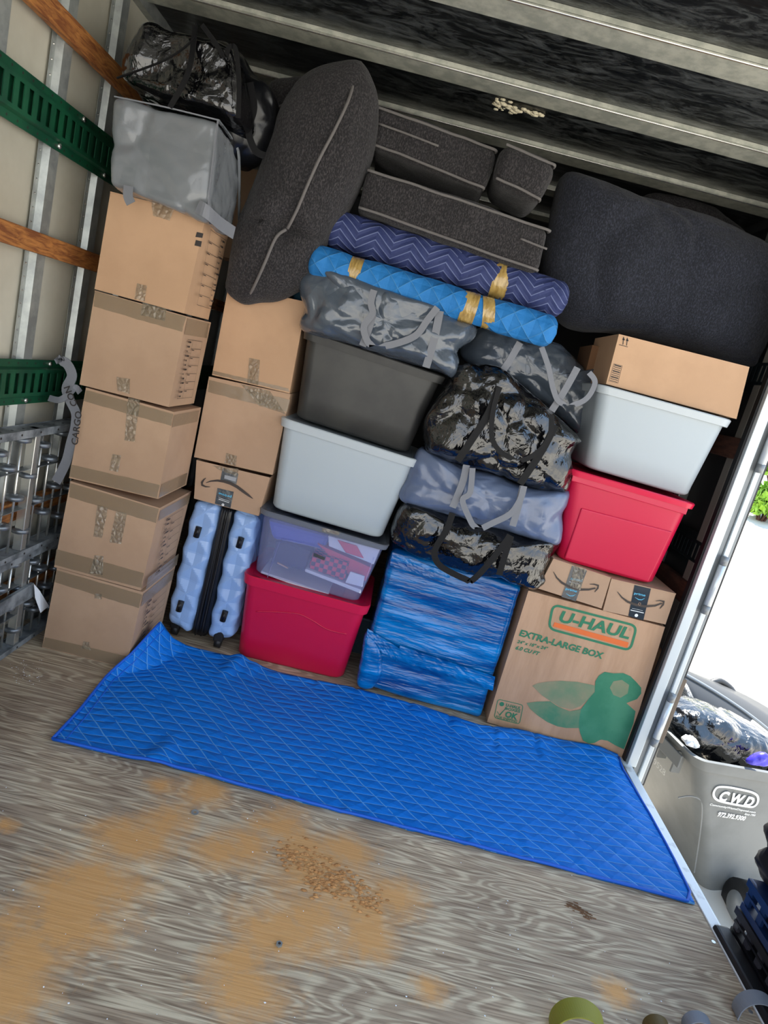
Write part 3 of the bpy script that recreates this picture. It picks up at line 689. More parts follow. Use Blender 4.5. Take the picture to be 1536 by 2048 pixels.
# ---------------------------------------------------------------- totes
def ring(cx, cy_, w, d, r, z0, zt, n=6):
    """rounded rectangle; z follows zt slope along x (tilt)"""
    out = []
    for (sx_, sy_, a0) in ((1, -1, -90), (1, 1, 0), (-1, 1, 90), (-1, -1, 180)):
        for k in range(n+1):
            a = math.radians(a0+90*k/n); x = cx+sx_*(w/2-r)+r*math.cos(a); y = cy_+sy_*(d/2-r)+r*math.sin(a)
            out.append(Vector((x, y, z0+(x-cx)*zt)))
    return out
def loft(name, rings, mat_, parent, close_bottom=True, close_top=False, smooth=True):
    vs = []; fs = []; n = len(rings[0])
    for r in rings: vs += r
    for i in range(len(rings)-1):
        for k in range(n): k2 = (k+1) % n; fs.append((i*n+k, i*n+k2, (i+1)*n+k2, (i+1)*n+k))
    if close_bottom: fs.append(tuple(range(n))[::-1])
    if close_top: fs.append(tuple((len(rings)-1)*n+k for k in range(n)))
    o = mk(name, vs, fs, mat_, parent, smooth)
    if smooth:
        md = o.modifiers.new('e', 'EDGE_SPLIT'); md.split_angle = math.radians(40)
    return o
def tote(label, q, y, D, body, lidm, tap=.05, dzb=0, rim=.03, lip=.012, lid=True, group=None, name='storage_tote', rad=.045, solid=True):
    TL, TR = P(*q[0], y), P(*q[1], y); BR, BL_ = P(*q[2], y+tap), P(*q[3], y+tap)
    BR.z += dzb; BL_.z += dzb
    t = thing(name, label, 'storage bin', ((BL_.x+BR.x)/2, y+D/2, (BL_.z+BR.z)/2), group)
    ct = (TL+TR)/2; cb = (BL_+BR)/2; wt = (TR-TL).length; wb = (BR-BL_).length; st = (TR.z-TL.z)/(TR.x-TL.x); sb = (BR.z-BL_.z)/(BR.x-BL_.x)
    rg = []
    def R_(v, ex=0, r=rad):
        return ring(cb.x*(1-v)+ct.x*v, y+D/2, wb*(1-v)+wt*v+2*ex, (D-2*tap)*(1-v)+D*v+2*ex, r, cb.z*(1-v)+ct.z*v, sb*(1-v)+st*v)
    H = ct.z-cb.z
    rg = [R_(0, -.018, rad*.8), R_(.012, -.006), R_(.04), R_(.3), R_(.6), R_(.86), R_(1)]
    o = loft('tote_body', rg, body, t, True, lid and solid)
    if not solid: 
        md = o.modifiers.new('s', 'SOLIDIFY'); md.thickness = .0025
    v0 = 1-rim/H
    L_ = [R_(v0, .001), R_(v0, lip), R_(1+.002/H, lip+.002), R_(1+.006/H, lip-.002), R_(1+.004/H, -.012), R_(1-.006/H, -.022)]
    loft('lid' if lid else 'rim', L_, lidm, t, False, lid)
    t['_r'] = 0; del t['_r']
    return t, R_, H
def base_of(o): return BASE[o.name]
# bottom red tote with a wavy embossed line
t1, R1, H1 = tote('red tote with wavy embossed line, standing on the floor between suitcase and blue wrapped block', [(492, 1150), (733, 1216), (684, 1362), (472, 1312)], -.0, .42, REDT, REDL, tap=.045, rim=.035, group='red totes')
wav = [(510, 1226), (540, 1226), (580, 1228), (600, 1231), (625, 1244), (650, 1260), (675, 1268), (692, 1271)]
tube('embossed_line', [P(a, c, .0)+Vector((0, .0+.045*(1-(P(a, c, 0).z)/H1)-.001, 0)) for a, c in wav], .003, REDT, t1, 6)
# clear tote with its contents
t2, R2, H2 = tote('clear plastic tote showing gift boxes and papers, between the red tote and the grey tote', [(525, 1020), (770, 1093), (714, 1213), (506, 1151)], .0, .40, CLEAR, CLID, tap=.03, dzb=.012, rim=.016, lip=.014, solid=False, name='clear_tote')
def cc(l): return [(a*.2604+440, b_*.2604+900) for a, b_ in l]
for pt in ([(500, 690), (460, 700), (400, 860), (350, 1000)], [(500, 690), (640, 730), (800, 780)], [(1080, 1110), (1180, 830)]):
    tube('moulded_rib', [P(*c, -.002)+Vector((0, .012*i, 0)) for i, c in enumerate(cc(pt))], .002, CLEAR, t2, 6)
poly('paper_label', front(.0), [XZ(*c, -.0) for c in cc([(728, 780), (812, 815), (805, 838), (722, 805)])], PTAPE, t2, .02)
# handle mouldings, the tape on the lid
tape(t2, cc([(780, 590), (920, 630), (915, 655), (790, 625)]), -.016, TAPEC, .003)
def stack_item(name, label, cat, q, y, d, mt, bv=.003):
    o = hexa(name, cc(q), y, d, mt, None, bv); return tag(o, label, cat)
stack_item('gift_box', 'dark navy dotted gift box inside the clear tote, left', 'box', [(430, 700), (700, 775), (650, 925), (390, 870)], .07, .14, NAVYD)
stack_item('gift_box', 'red and black plaid gift box inside the clear tote, middle', 'box', [(715, 790), (990, 870), (955, 1005), (680, 905)], .05, .16, PLAID)
stack_item('gift_box', 'red lidded gift box inside the clear tote behind the plaid one', 'box', [(745, 720), (1165, 905), (1120, 1010), (990, 960)], .08, .2, REDC)
stack_item('plastic_sheet', 'royal blue folded sheet at the top left inside the clear tote', 'sheet', [(360, 530), (850, 665), (800, 770), (400, 690)], .10, .2, BLUE1, .02)
stack_item('paper_stack', 'white papers leaning at the top right inside the clear tote', 'paper', [(830, 660), (1230, 765), (1180, 880), (835, 740)], .045, .03, PAPER)
stack_item('card_sheet', 'pink red card peeking over white papers inside the clear tote', 'card', [(900, 690), (1050, 735), (1105, 835), (965, 790)], .036, .006, REDC)
stack_item('envelope', 'white envelope at the lower right inside the clear tote', 'envelope', [(1000, 935), (1112, 970), (1095, 1055), (960, 1020)], .036, .01, PAPER)
stack_item('magazine', 'pale flat magazine along the bottom left inside the clear tote', 'magazine', [(315, 930), (835, 1100), (830, 1135), (310, 945)], .04, .2, PAPER)
stack_item('magazine', 'pale flat magazine slanting under the plaid box inside the clear tote', 'magazine', [(655, 912), (1085, 1075), (1080, 1105), (650, 935)], .04, .16, PAPER)
stack_item('wooden_ruler', 'short tan stick below the dotted box inside the clear tote', 'ruler', [(440, 862), (525, 905), (520, 915), (435, 872)], .04, .01, CARD2)
# grey + black totes
t3, R3, H3 = tote('light grey tote stacked between the clear tote and the black tote', [(567, 838), (832, 922), (762, 1080), (541, 1016)], -.02, .42, GREYT, GREYL, tap=.045, rim=.028, group='light grey totes')
t4, R4, H4 = tote('black tote directly under the grey bag with dangling handles', [(613, 664), (884, 755), (813, 914), (588, 840)], -.02, .42, BLACKT, BLACKT, tap=.045, dzb=.012, rim=.026)

# right column
t5, R5, H5 = tote('bright red tote with recessed front panel, on the small cartons with arrow smiles', [(1143, 940), (1386, 1010), (1309, 1172), (1118, 1120)], -.03, .44, REDT, REDL, tap=.05, rim=.018, lip=.014, group='red totes')
pan = [(1163, 1016), (1346, 1064), (1297, 1165), (1129, 1117)]
fp = [P(*pan[0], -.03+.012), P(*pan[1], -.03+.012), P(*pan[2], .012), P(*pan[3], .012)]
mk('front_panel', fp+[p+Vector((0, .03, 0)) for p in fp], [(3, 2, 1, 0), (0, 1, 5, 4), (1, 2, 6, 5), (3, 0, 4, 7), (2, 3, 7, 6)], REDT, t5); bevel(COL.objects[-1], .006, 3)
fp = [P(*c, -.036) for c in [(1147, 945), (1378, 1014), (1372, 1030), (1143, 962)]]; bevel(mk('handle_ledge', fp+[p+Vector((0, .02, 0)) for p in fp], [(3, 2, 1, 0), (4, 5, 6, 7), (0, 1, 5, 4), (1, 2, 6, 5), (2, 3, 7, 6), (3, 0, 4, 7)], REDT, t5), .003)
t6, R6, H6 = tote('light grey blue tote stacked on the bright red tote near the door post', [(1202, 772), (1460, 843), (1380, 996), (1174, 936)], -.03, .44, GREYT, GREYL, tap=.045, rim=.024, group='light grey totes')
c7 = carton('wide flat brown carton with two up arrows on the tote near the door post', [(1238, 668), (1499, 734), (1473, 838), (1212, 768)], -.01, .32, CARD2, flaps=False)
F = front(-.01); Y7 = -.01
def c7p(l): return [XZ(a*.293+1086, b_*.293+640, Y7) for a, b_ in l]
for dx in (0, 25):
    stroke('up_arrow', F, c7p([(545+dx, 168+dx*.25), (549+dx, 130+dx*.25)]), .003, INK, c7); 
    poly('arrow_tip', F, c7p([(540+dx, 135+dx*.25), (550+dx, 112+dx*.25), (560+dx, 140+dx*.25)]), INK, c7)
stroke('arrow_bar', F, c7p([(518, 168), (578, 184)]), .002, INK, c7)
stroke('stamp_frame', F, c7p([(484, 298), (540, 312), (510, 432), (448, 418)]), .0015, INK, c7, closed=True)
for k in range(9): 
    t = k/9+.06; stroke('stamp_line', F, c7p([(484-36*t+5, 298+120*t), (540-30*t-5, 312+120*t)]), .0025 if k % 3 else .005, INKB, c7)

# ---------------------------------------------------------------- moving company box
cu = carton('largest brown carton, green lettering and plush toy picture, on the floor by the door post', [(1057, 1181), (1330, 1254), (1246, 1526), (974, 1444)], 0, .42, CARDU, name='extra_large_box')
F = front(0)
def up(l): return [XZ(a*.28646+960, b_*.28646+1080, 0) for a, b_ in l]
def rrect(l, r, n=5):
    q = up(l); out = []
    for i in range(4):
        p = Vector(q[i]); a = (Vector(q[i-1])-p).normalized()*r; c = (Vector(q[(i+1) % 4])-p).normalized()*r
        for k in range(n+1):
            t = k/n; out.append(tuple((p+a)*(1-t)**2+p*2*t*(1-t)+(p+c)*t*t))
    return out
stroke('logo_frame', F, rrect([(510, 450), (1095, 600), (1048, 772), (478, 618)], .03), .010, GRN, cu, closed=True)
def utext(name, s, l, m_, bold=.03, shear=0, par=None):
    """l: baseline left, baseline right, top-left"""
    a, c, d = up(l); ang = math.atan2(c[1]-a[1], c[0]-a[0]); return text(name, s, F, a[0], a[1], math.dist(a, c), math.dist(a, d), m_, par or cu, ang, bold, shear, .0018)
utext('logo_text', 'U-HAUL', [(545, 570), (1035, 695), (556, 488)], GRN, .035, .1)
poly('logo_bar', F, up([(520, 573), (1038, 715), (1028, 752), (508, 603)]), ORG, cu)
utext('size_text', 'EXTRA-LARGE BOX', [(270, 668), (852, 832), (282, 622)], GRN, .035, .08)
utext('dimension_text', '24" x 18" x 24"', [(256, 718), (470, 770), (262, 694)], GRN, .03, .2)
utext('volume_text', '6.0 CU FT', [(245, 762), (412, 808), (252, 734)], GRN, .035, .25)
q = up([(1047, 625)])[0]; stroke('registered_mark', F, [(q[0]+.004*math.cos(k*.6), q[1]+.004*math.sin(k*.6)) for k in range(11)], .0015, GRN2, cu)
poly('plush_ear_print', F, up([(365, 1018), (400, 1000), (470, 988), (560, 982), (680, 990), (815, 1018), (800, 1062), (755, 1112), (700, 1160), (640, 1182), (560, 1165), (490, 1122), (430, 1082)]), GRN2, cu, .0012)
poly('plush_ear_print', F, up([(325, 1137), (400, 1127), (490, 1125), (545, 1162), (625, 1195), (705, 1180), (700, 1312), (600, 1311), (540, 1300), (470, 1270), (400, 1222), (350, 1178)]), mat('green_ink_mid', (70, 126, 92), .7, col2=(110, 132, 98), cs=9), cu, .0014)
poly('plush_body_print', F, up([(805, 985), (830, 945), (870, 920), (930, 930), (1000, 928), (1050, 950), (1090, 990), (1125, 1030), (1125, 1070), (1095, 1110), (1040, 1130), (1022, 1138), (1085, 1195), (1070, 1280), (1040, 1360), (1005, 1460), (940, 1430), (890, 1400), (850, 1393), (835, 1395), (800, 1415), (760, 1420), (720, 1400), (700, 1350), (690, 1310), (690, 1260), (705, 1180), (755, 1112), (800, 1060)]), mat('green_ink_patchy', (44, 120, 86), .7, col2=(62, 132, 98), cs=8), cu, .0016)
poly('plush_muzzle_print', F, up([(930, 985), (990, 975), (1040, 1010), (1030, 1070), (980, 1100), (930, 1080), (905, 1030)]), GRN2, cu, .002)
stroke('badge_frame', F, rrect([(125, 1110), (302, 1152), (275, 1285), (98, 1240)], .014), .003, GRN, cu, closed=True)
utext('badge_text', 'U-HAUL', [(178, 1160), (282, 1186), (184, 1138)], GRN, .03)
utext('badge_text', 'BOXES', [(172, 1182), (278, 1206), (177, 1164)], GRN, .03)
utext('badge_text', 'OK', [(170, 1234), (256, 1256), (183, 1192)], GRN, .04)
utext('badge_text', 'FOR SHIPPING', [(108, 1240), (256, 1276), (113, 1222)], GRN, .02)
stroke('badge_tick', F, up([(120, 1196), (136, 1222), (175, 1180)]), [.003, .007, .003], GRN, cu)
q = up([(152, 1145)])[0]; poly('badge_globe', F, [(q[0]+.010*math.cos(k*.5), q[1]+.010*math.sin(k*.5)) for k in range(13)], GRN, cu)
# small cartons with arrow smile under the red tote
def smilebox(label, q, y, arc, head, tp, prime, extra):
    c = carton(label, q, y, .30, CARD, 'small cartons with arrow smile beside each other', flaps=True)
    Ff = front(y); g = lambda l: [XZ(a*.28646+960, b_*.28646+1080, y) for a, b_ in l]
    poly('printed_tape', Ff, g(tp), PTAPE, c)
    stroke('arrow_smile', Ff, g(arc), [.002, .006, .009, .010, .010, .008, .006, .004][:len(arc)], INKB, c, .0024); stroke('arrow_head', Ff, g(head), [.002, .005, .008, .007, .003], INKB, c, .0024)
    a, b_, d = g(prime); text('prime_text', 'prime', Ff, a[0], a[1], math.dist(a, b_), math.dist(a, d), CYAN, c, math.atan2(b_[1]-a[1], b_[0]-a[0]), .02, 0, .0026)
    stroke('prime_smile', Ff, g(extra), [.001, .003, .003, .001], CYAN, c, .0026)
    return c
s1 = smilebox('small carton with arrow smile, left of the pair on the green printed box', [(1107, 1117), (1222, 1155), (1203, 1217), (1076, 1177)], -.005,
    [(512, 220), (535, 262), (570, 296), (620, 325), (700, 345), (760, 345), (805, 335)], [(765, 308), (795, 308), (825, 316), (822, 335), (800, 362)],
    [(645, 172), (748, 208), (668, 428), (568, 396)], [(594, 350), (672, 370), (598, 330)], [(600, 372), (625, 388), (648, 388), (668, 378)])
s2 = smilebox('small carton with arrow smile, right of the pair below the bright red tote', [(1223, 1157), (1352, 1187), (1331, 1249), (1206, 1221)], -.005,
    [(958, 360), (990, 400), (1030, 430), (1090, 452), (1150, 462), (1220, 458), (1270, 440)], [(1225, 425), (1255, 422), (1283, 428), (1278, 450), (1255, 478)],
    [(1080, 305), (1195, 330), (1140, 560), (1035, 530)], [(1072, 382), (1150, 398), (1076, 362)], [(1080, 398), (1105, 414), (1128, 416), (1148, 406)])
F2 = front(-.005); g = lambda l: [XZ(a*.28646+960, b_*.28646+1080, -.005) for a, b_ in l]
a, b_, d = g([(632, 275), (708, 293), (636, 255)]); text('tape_word', 'avoid', F2, a[0], a[1], math.dist(a, b_), math.dist(a, d), CYAN, s1, math.atan2(b_[1]-a[1], b_[0]-a[0]), .02, 0, .0026)
stroke('fine_print', F2, g([(622, 290), (690, 306)]), .0018, WINK, s1, .0024); stroke('fine_print', F2, g([(1050, 487), (1142, 508)]), .003, WINK, s2, .0024); stroke('fine_print', F2, g([(1060, 475), (1135, 492)]), .001, WINK, s2, .0024)
q = g([(1090, 525)])[0]; poly('tape_roundel', F2, [(q[0]+.007*math.cos(k*.5), q[1]+.007*math.sin(k*.5)) for k in range(13)], WINK, s2, .0026)
q = g([(1112, 445)])[0]; stroke('tape_ring', F2, [(q[0]+.005*math.cos(k*.6), q[1]+.005*math.sin(k*.6)) for k in range(11)], .0015, CARD, s2, .003)
tape(s1, [(1148, 1130), (1172, 1137), (1160, 1180), (1140, 1172)], -.005, TAPEC, .004)

# ---------------------------------------------------------------- soft shapes
def resample(pts, n, smooth=True):
    c = catmull([Vector((a, b_, 0)) for a, b_ in pts], 8, True) if smooth else [Vector((a, b_, 0)) for a, b_ in pts]
    L = [0]
    for i in range(len(c)): L.append(L[-1]+(c[(i+1) % len(c)]-c[i]).length)
    out = []; j = 0
    for k in range(n):
        t = L[-1]*k/n
        while L[j+1] < t: j += 1
        f = (t-L[j])/((L[j+1]-L[j]) or 1); out.append(c[j].lerp(c[(j+1) % len(c)], f))
    return out
def crink(p, seed, amp, fine=.4, sc_=7):
    q = p*sc_+Vector((seed*3.1, seed*7.7, 0)); q = q+Vector((noise.noise(q*.7), noise.noise(q*.7+Vector((9, 0, 0))), noise.noise(q*.7+Vector((0, 9, 0)))))*.35
    d = noise.voronoi(q)[0]; e = min(d[1]**2-d[0]**2, 1.2)           # piecewise flat facets with sharp creases
    d = noise.voronoi(q*2.2+Vector((4, 1, 7)))[0]; e2 = min(d[1]**2-d[0]**2, 1.2)
    return amp*(e*1.5+e2*fine*1.2-.5+.7*noise.noise(q*.5))
def puffy(name, outline, y, depth, mat_, parent, seed=1, amp=.012, n=130, rings=30, p=2.6, fine=.4, sc_=7, smooth=True, axis=None, back=.7, lean=0, pinch=()):
    """solid soft body: silhouette (pixels) on the plane y, bulging to the front and the back"""
    ol = resample(outline, n); pts = [P(o.x, o.y, y) for o in ol]
    c = sum(pts, Vector())/n; vs = []; fs = []
    z0 = min(q.z for q in pts)
    def vert(i, s, sgn):
        q = c+(pts[i]-c)*s; pr = (1-s**p)**(1/p) if s < 1 else 0
        v = Vector((q.x, y+sgn*depth*(.5 if sgn < 0 else back)*pr, q.z))
        if s > 0: k = crink(v, seed, amp, fine, sc_)*min(1, pr*2+.25)
        else: k = crink(v, seed, amp, fine, sc_)
        v.y += sgn*k; d = (q-c)
        if d.length > 1e-4: v += d.normalized()*k*.5*s
        v.y += lean*(v.z-z0)
        for pc_, pr_, pz_, pd_ in pinch:
            if sgn < 0: v.y += pd_*math.exp(-((v.x-pc_.x)/pr_)**2-((v.z-pc_.z)/pz_)**2)
        return v
    ss = [1-(1-(k/rings))**1.5 for k in range(1, rings+1)]
    vs.append(vert(0, 0, -1)); 
    for s in ss[:-1]: vs += [vert(i, s, -1) for i in range(n)]
    vs += [vert(i, 1, -1) for i in range(n)]
    rb = max(8, rings//3); sb_ = [1-(1-(k/rb))**1.5 for k in range(1, rb)][::-1]
    for s in sb_: vs += [vert(i, s, 1) for i in range(n)]
    vs.append(vert(0, 0, 1)); last = len(vs)-1; nr = rings+len(sb_)
    for i in range(n): fs.append((0, 1+(i+1) % n, 1+i)) 
    for r in range(nr-1):
        for i in range(n): a = 1+r*n+i; b_ = 1+r*n+(i+1) % n; fs.append((a, b_, b_+n, a+n))
    for i in range(n): a = 1+(nr-1)*n; fs.append((a+i, a+(i+1) % n, last))
    o = mk(name, vs, fs, mat_, parent, smooth)
    bm = bmesh.new(); bm.from_mesh(o.data); bmesh.ops.recalc_face_normals(bm, faces=bm.faces); bm.to_mesh(o.data); bm.free()
    if smooth: o.data.polygons.foreach_set('use_smooth', [True]*len(o.data.polygons))
    return o
def bag(name, label, outline, y, depth, mt, seed, amp=.014, cat='bag', group=None, **k):
    ps = [P(a, b_, y) for a, b_ in outline]; zb = min(p.z for p in ps)
    t = thing(name, label, cat, (sum(p.x for p in ps)/len(ps), y, zb), group)
    puffy('bag_body', outline, y, depth, mt, t, seed, amp, **k); return t
def strap(t, pts, y, width, mt, name='handle', wdir=(1, 0, .15), off=0):
    return ribbon(name, [P(a, b_, y)+Vector((0, -off*0, 0)) for a, b_ in pts], width, mt, t, wdir)
# wrapped block
wb = thing('wrapped_block', 'block wrapped in shiny blue stretch film standing on the floor under the black bag', 'package', (1.2, .25, 0))
def wdisp(p, n): return .0022*noise.noise(Vector((p.x*3, p.z*40, p.y*3))) + .007*noise.noise(Vector((p.x*3+p.z*3, p.z*6, 2))) + .005*noise.noise(p*6)
q = [(786, 1098), (1046, 1172), (963, 1443), (713, 1368)]; w_, h_ = dims(q, .02)
v, f = rbox(50, 30, 110, w_, .42, h_, .028, wdisp, quadmap(q, .02, .42, w_, h_)); mk('film_body', v, f, WRAP, wb, True)
for ql in ([(735, 1256), (800, 1296), (795, 1322), (732, 1282)], [(800, 1290), (990, 1352), (985, 1380), (795, 1318)], [(785, 1104), (900, 1146), (898, 1166), (780, 1130)]):
    tape(wb, ql, .012, WRAP, .006, 'film_fold', .004, (24, 6))
puffy('film_lump', [(733, 1262), (760, 1290), (765, 1340), (745, 1375), (715, 1368), (722, 1310)], .03, .08, WRAP, wb, 5, .008, n=50, rings=10)

B1 = bag('tote_bag', 'glossy black bag with loop handles lying on the blue wrapped block', [(783, 1076), (790, 1030), (812, 1000), (840, 1004), (890, 1024), (981, 1047), (1052, 1073), (1095, 1075), (1120, 1080), (1104, 1112), (1092, 1140), (1087, 1162), (1069, 1177), (1030, 1165), (999, 1152), (930, 1142), (869, 1122), (820, 1104)], .03, .20, BLKG, 11, .015, group='glossy black bags')
strap(B1, [(905, 1026), (893, 1060), (872, 1095), (870, 1115), (885, 1135), (930, 1158), (945, 1160), (975, 1130), (1010, 1085), (1020, 1070)], -.105, .024, WEBB)
strap(B1, [(1022, 1072), (1010, 1110), (998, 1150)], -.10, .024, WEBB, 'strap')
B2 = bag('tote_bag', 'blue grey bag with grey handles, under the large glossy black bag', [(836, 898), (860, 902), (925, 931), (985, 945), (1037, 968), (1090, 975), (1140, 980), (1136, 1005), (1124, 1028), (1122, 1060), (1115, 1085), (1085, 1082), (1052, 1072), (980, 1050), (897, 1026), (802, 1000), (812, 955)], .03, .20, BLUB, 22, .013, group='grey bags')
strap(B2, [(933, 930), (925, 965), (905, 1015)], -.10, .026, WEBG, 'strap'); strap(B2, [(945, 936), (940, 985), (925, 1000), (938, 1035), (948, 1052), (962, 1055)], -.11, .022, WEBG)
strap(B2, [(1048, 972), (1040, 1000), (1020, 1028), (985, 1046), (965, 1056)], -.11, .024, WEBG); strap(B2, [(1046, 972), (1036, 1015), (1025, 1052)], -.10, .026, WEBG, 'strap')
B3 = bag('tote_bag', 'large bulging glossy black bag with long handles in the middle of the pile', [(916, 732), (963, 728), (1010, 742), (1049, 773), (1107, 824), (1140, 855), (1162, 880), (1150, 890), (1142, 914), (1146, 945), (1138, 965), (1127, 982), (1090, 978), (1049, 969), (971, 941), (908, 925), (870, 910), (850, 895), (846, 846), (869, 805), (892, 766)], .0, .24, BLKG, 33, .019, group='glossy black bags')
strap(B3, [(998, 773), (975, 830), (940, 885), (915, 922)], -.165, .026, WEBB, 'strap'); strap(B3, [(998, 775), (985, 830), (985, 880), (1010, 910), (1045, 920), (1080, 900), (1100, 870), (1103, 830)], -.175, .018, WEBB)
strap(B3, [(1110, 850), (1085, 900), (1040, 968)], -.14, .026, WEBB, 'strap')
B4 = bag('tote_bag', 'slate grey bag with grey handles, right behind the large black bag', [(918, 712), (930, 680), (951, 655), (1010, 664), (1049, 682), (1100, 682), (1127, 695), (1158, 728), (1180, 750), (1207, 735), (1205, 790), (1197, 850), (1180, 880), (1163, 878), (1110, 830), (1060, 790), (1010, 760), (960, 745)], .28, .20, SLATE, 44, .014, group='grey bags')
strap(B4, [(1040, 685), (1020, 720), (1000, 750)], -.01, .026, WEBG, 'strap'); strap(B4, [(1083, 694), (1097, 735), (1107, 780), (1120, 805), (1150, 808), (1175, 795), (1190, 765), (1178, 745)], -.025, .020, WEBG)
strap(B4, [(1155, 735), (1130, 780), (1103, 822)], -.01, .026, WEBG, 'strap')
B5 = bag('tote_bag', 'slate grey bag with dangling handles on the black tote', [(601, 560), (625, 540), (645, 536), (760, 575), (840, 596), (900, 628), (925, 642), (953, 655), (945, 680), (915, 702), (918, 725), (906, 757), (880, 745), (800, 722), (700, 690), (611, 664), (610, 620)], .02, .28, SLATE, 55, .015, group='grey bags', p=3.2)
strap(B5, [(748, 580), (742, 605), (745, 628), (728, 652), (733, 678), (745, 690), (780, 690), (830, 672), (855, 640), (875, 615)], -.135, .024, WEBG)
strap(B5, [(746, 630), (735, 665), (725, 692)], -.12, .026, WEBG, 'strap'); strap(B5, [(880, 622), (868, 680), (852, 735)], -.115, .028, WEBG, 'strap')
puffy('bag_flap', [(645, 540), (700, 553), (800, 590), (880, 620), (800, 660), (750, 640), (700, 600)], -.09, .05, SLATE, B5, 7, .006, n=60, rings=12)

# box shaped bags on the left stack
def boxbag(label, q, y, depth, mt, seed, amp, rot=0, corners=None, r=.03, n=(44, 30, 40), name='tote_bag', group=None, back=None):
    f = [P(*c, y) for c in q]
    bk = back or [p+Vector((0, depth, 0)) for p in f]
    w_, h_ = (f[1]-f[0]).length, (f[0]-f[3]).length
    t = thing(name, label, 'bag', ((f[2].x+f[3].x)/2, y+depth/2, min(f[2].z, f[3].z)), group)
    def mp(p):
        u = p.x/w_+.5; v_ = .5-p.z/h_; s = p.y/depth+.5
        a = (f[0]*(1-u)+f[1]*u)*(1-v_)+(f[3]*(1-u)+f[2]*u)*v_; c = (bk[0]*(1-u)+bk[1]*u)*(1-v_)+(bk[3]*(1-u)+bk[2]*u)*v_
        return a*(1-s)+c*s
    v, fs_ = rbox(*n, w_, depth, h_, r, lambda p, nn_: crink(p+Vector((seed, 0, 0)), seed, amp, .3, 5), mp)
    mk('bag_body', v, fs_, mt, t, True); return t
gb = boxbag('grey box shaped bag with short straps on top of the left carton stack', [(227, 194), (436, 240), (414, 440), (213, 372)], -.36, .30, GRYB, 66, .011, r=.02, group='grey bags')
ribbon('bag_seam', [P(229, 193, -.362), P(330, 214, -.368), P(436, 240, -.362)], .006, WEBG, gb, (0, 1, .2), .004); ribbon('bag_seam', [P(436, 240, -.362), P(425, 330, -.364), P(414, 438, -.362)], .006, WEBG, gb, (0, 1, 0), .004)
strap(gb, [(257, 372), (256, 392), (262, 407)], -.375, .03, WEBG, 'strap'); ribbon('strap', [P(395, 412, -.372), P(415, 425, -.372), P(440, 447, -.3), P(468, 466, -.22)], .04, WEBG, gb, (0, 0, 1))
ribbon('bag_seam', [P(436, 240, -.362), PX(465, 280, .05), PX(478, 315, .075), PX(478, 440, .06)], .008, GRYB, gb, (1, 0, 0), .005)
fb = [P(284, 34, -.33), P(408, 52, -.33), P(474, 236, -.38), P(236, 160, -.38)]
bb = boxbag('shiny black box shaped bag leaning above the grey bag under the roof', [(283, 36), (466, 84), (474, 236), (234, 158)], -.34, .40, BLKG, 77, .013, r=.03, n=(50, 30, 44), group='glossy black bags')
ribbon('bag_seam', [P(234, 156, -.36), P(330, 120, -.38), P(385, 80, -.37), P(392, 46, -.36)], .006, WEBB, bb, (0, 1, 0), .004); ribbon('bag_seam', [P(390, 50, -.36), P(378, 140, -.38), P(340, 215, -.37)], .016, WEBB, bb, (1, 0, 0), .003)
strap(bb, [(404, 50), (430, 85), (450, 115), (458, 95), (472, 100), (478, 170), (476, 236)], -.375, .014, WEBB)
bk = bag('tote_bag', 'dull black bag with a hanging strap, behind the shiny black bag', [(430, 90), (480, 105), (510, 150), (548, 190), (550, 250), (528, 310), (500, 330), (440, 320), (400, 200)], -.08, .22, BLKM, 88, .016, group='glossy black bags')
strap(bk, [(500, 165), (508, 215), (497, 260), (510, 300), (530, 312)], -.20, .022, WEBB)

# ---------------------------------------------------------------- cushions
bol = thing('bolster_cushion', 'tall dark grey bolster cushion leaning over the second carton stack', 'cushion', (P(500, 600, 0).x, 0, 1.45))
puffy('cushion_body', [(722, 127), (745, 160), (757, 205), (753, 280), (728, 360), (690, 430), (664, 470), (650, 500), (638, 545), (612, 575), (560, 602), (520, 606), (492, 610), (470, 600), (453, 580), (458, 545), (470, 470), (495, 405), (518, 345), (545, 265), (570, 208), (600, 165), (640, 138), (685, 127)], .0, .30, CUSH, bol, 3, .009, n=150, rings=40, p=2.2, fine=.3, sc_=5, pinch=[(P(574, 459, -.1), .05, .05, .035), (P(530, 446, -.1), .07, .012, .022), (P(620, 468, -.1), .06, .012, .022)])
tube('piping', [P(722, 128, .0)+Vector((0, -.01, 0)), P(708, 165, -.08), P(695, 205, -.125), P(668, 262, -.152), P(640, 315, -.163), P(615, 370, -.163), P(594, 420, -.148), P(575, 457, -.120)], .0055, PIPE, bol, 8)
tube('piping', [P(572, 459, -.120), P(552, 475, -.130), P(530, 525, -.125), P(512, 565, -.098), P(494, 600, -.03)], .0055, PIPE, bol, 8)
tube('crease_fold', [P(505, 430, -.10), P(540, 445, -.137), P(572, 459, -.150), P(605, 462, -.143), P(645, 462, -.07)], [.003]*16+[.003], CUSH, bol, 8, sm=4) if False else None
cb_ = thing('seat_cushion', 'dark cushion with piping wedged behind the tall bolster cushion', 'cushion', (P(560, 230, .15).x, .2, 2.0))
puffy('cushion_body', [(540, 172), (580, 160), (625, 160), (640, 200), (600, 260), (545, 300), (535, 230)], .2, .16, CUSH, cb_, 4, .004, n=60, rings=12)
tube('piping', [P(545, 220, .10), P(570, 208, .10), P(595, 196, .10)], .005, PIPE, cb_)
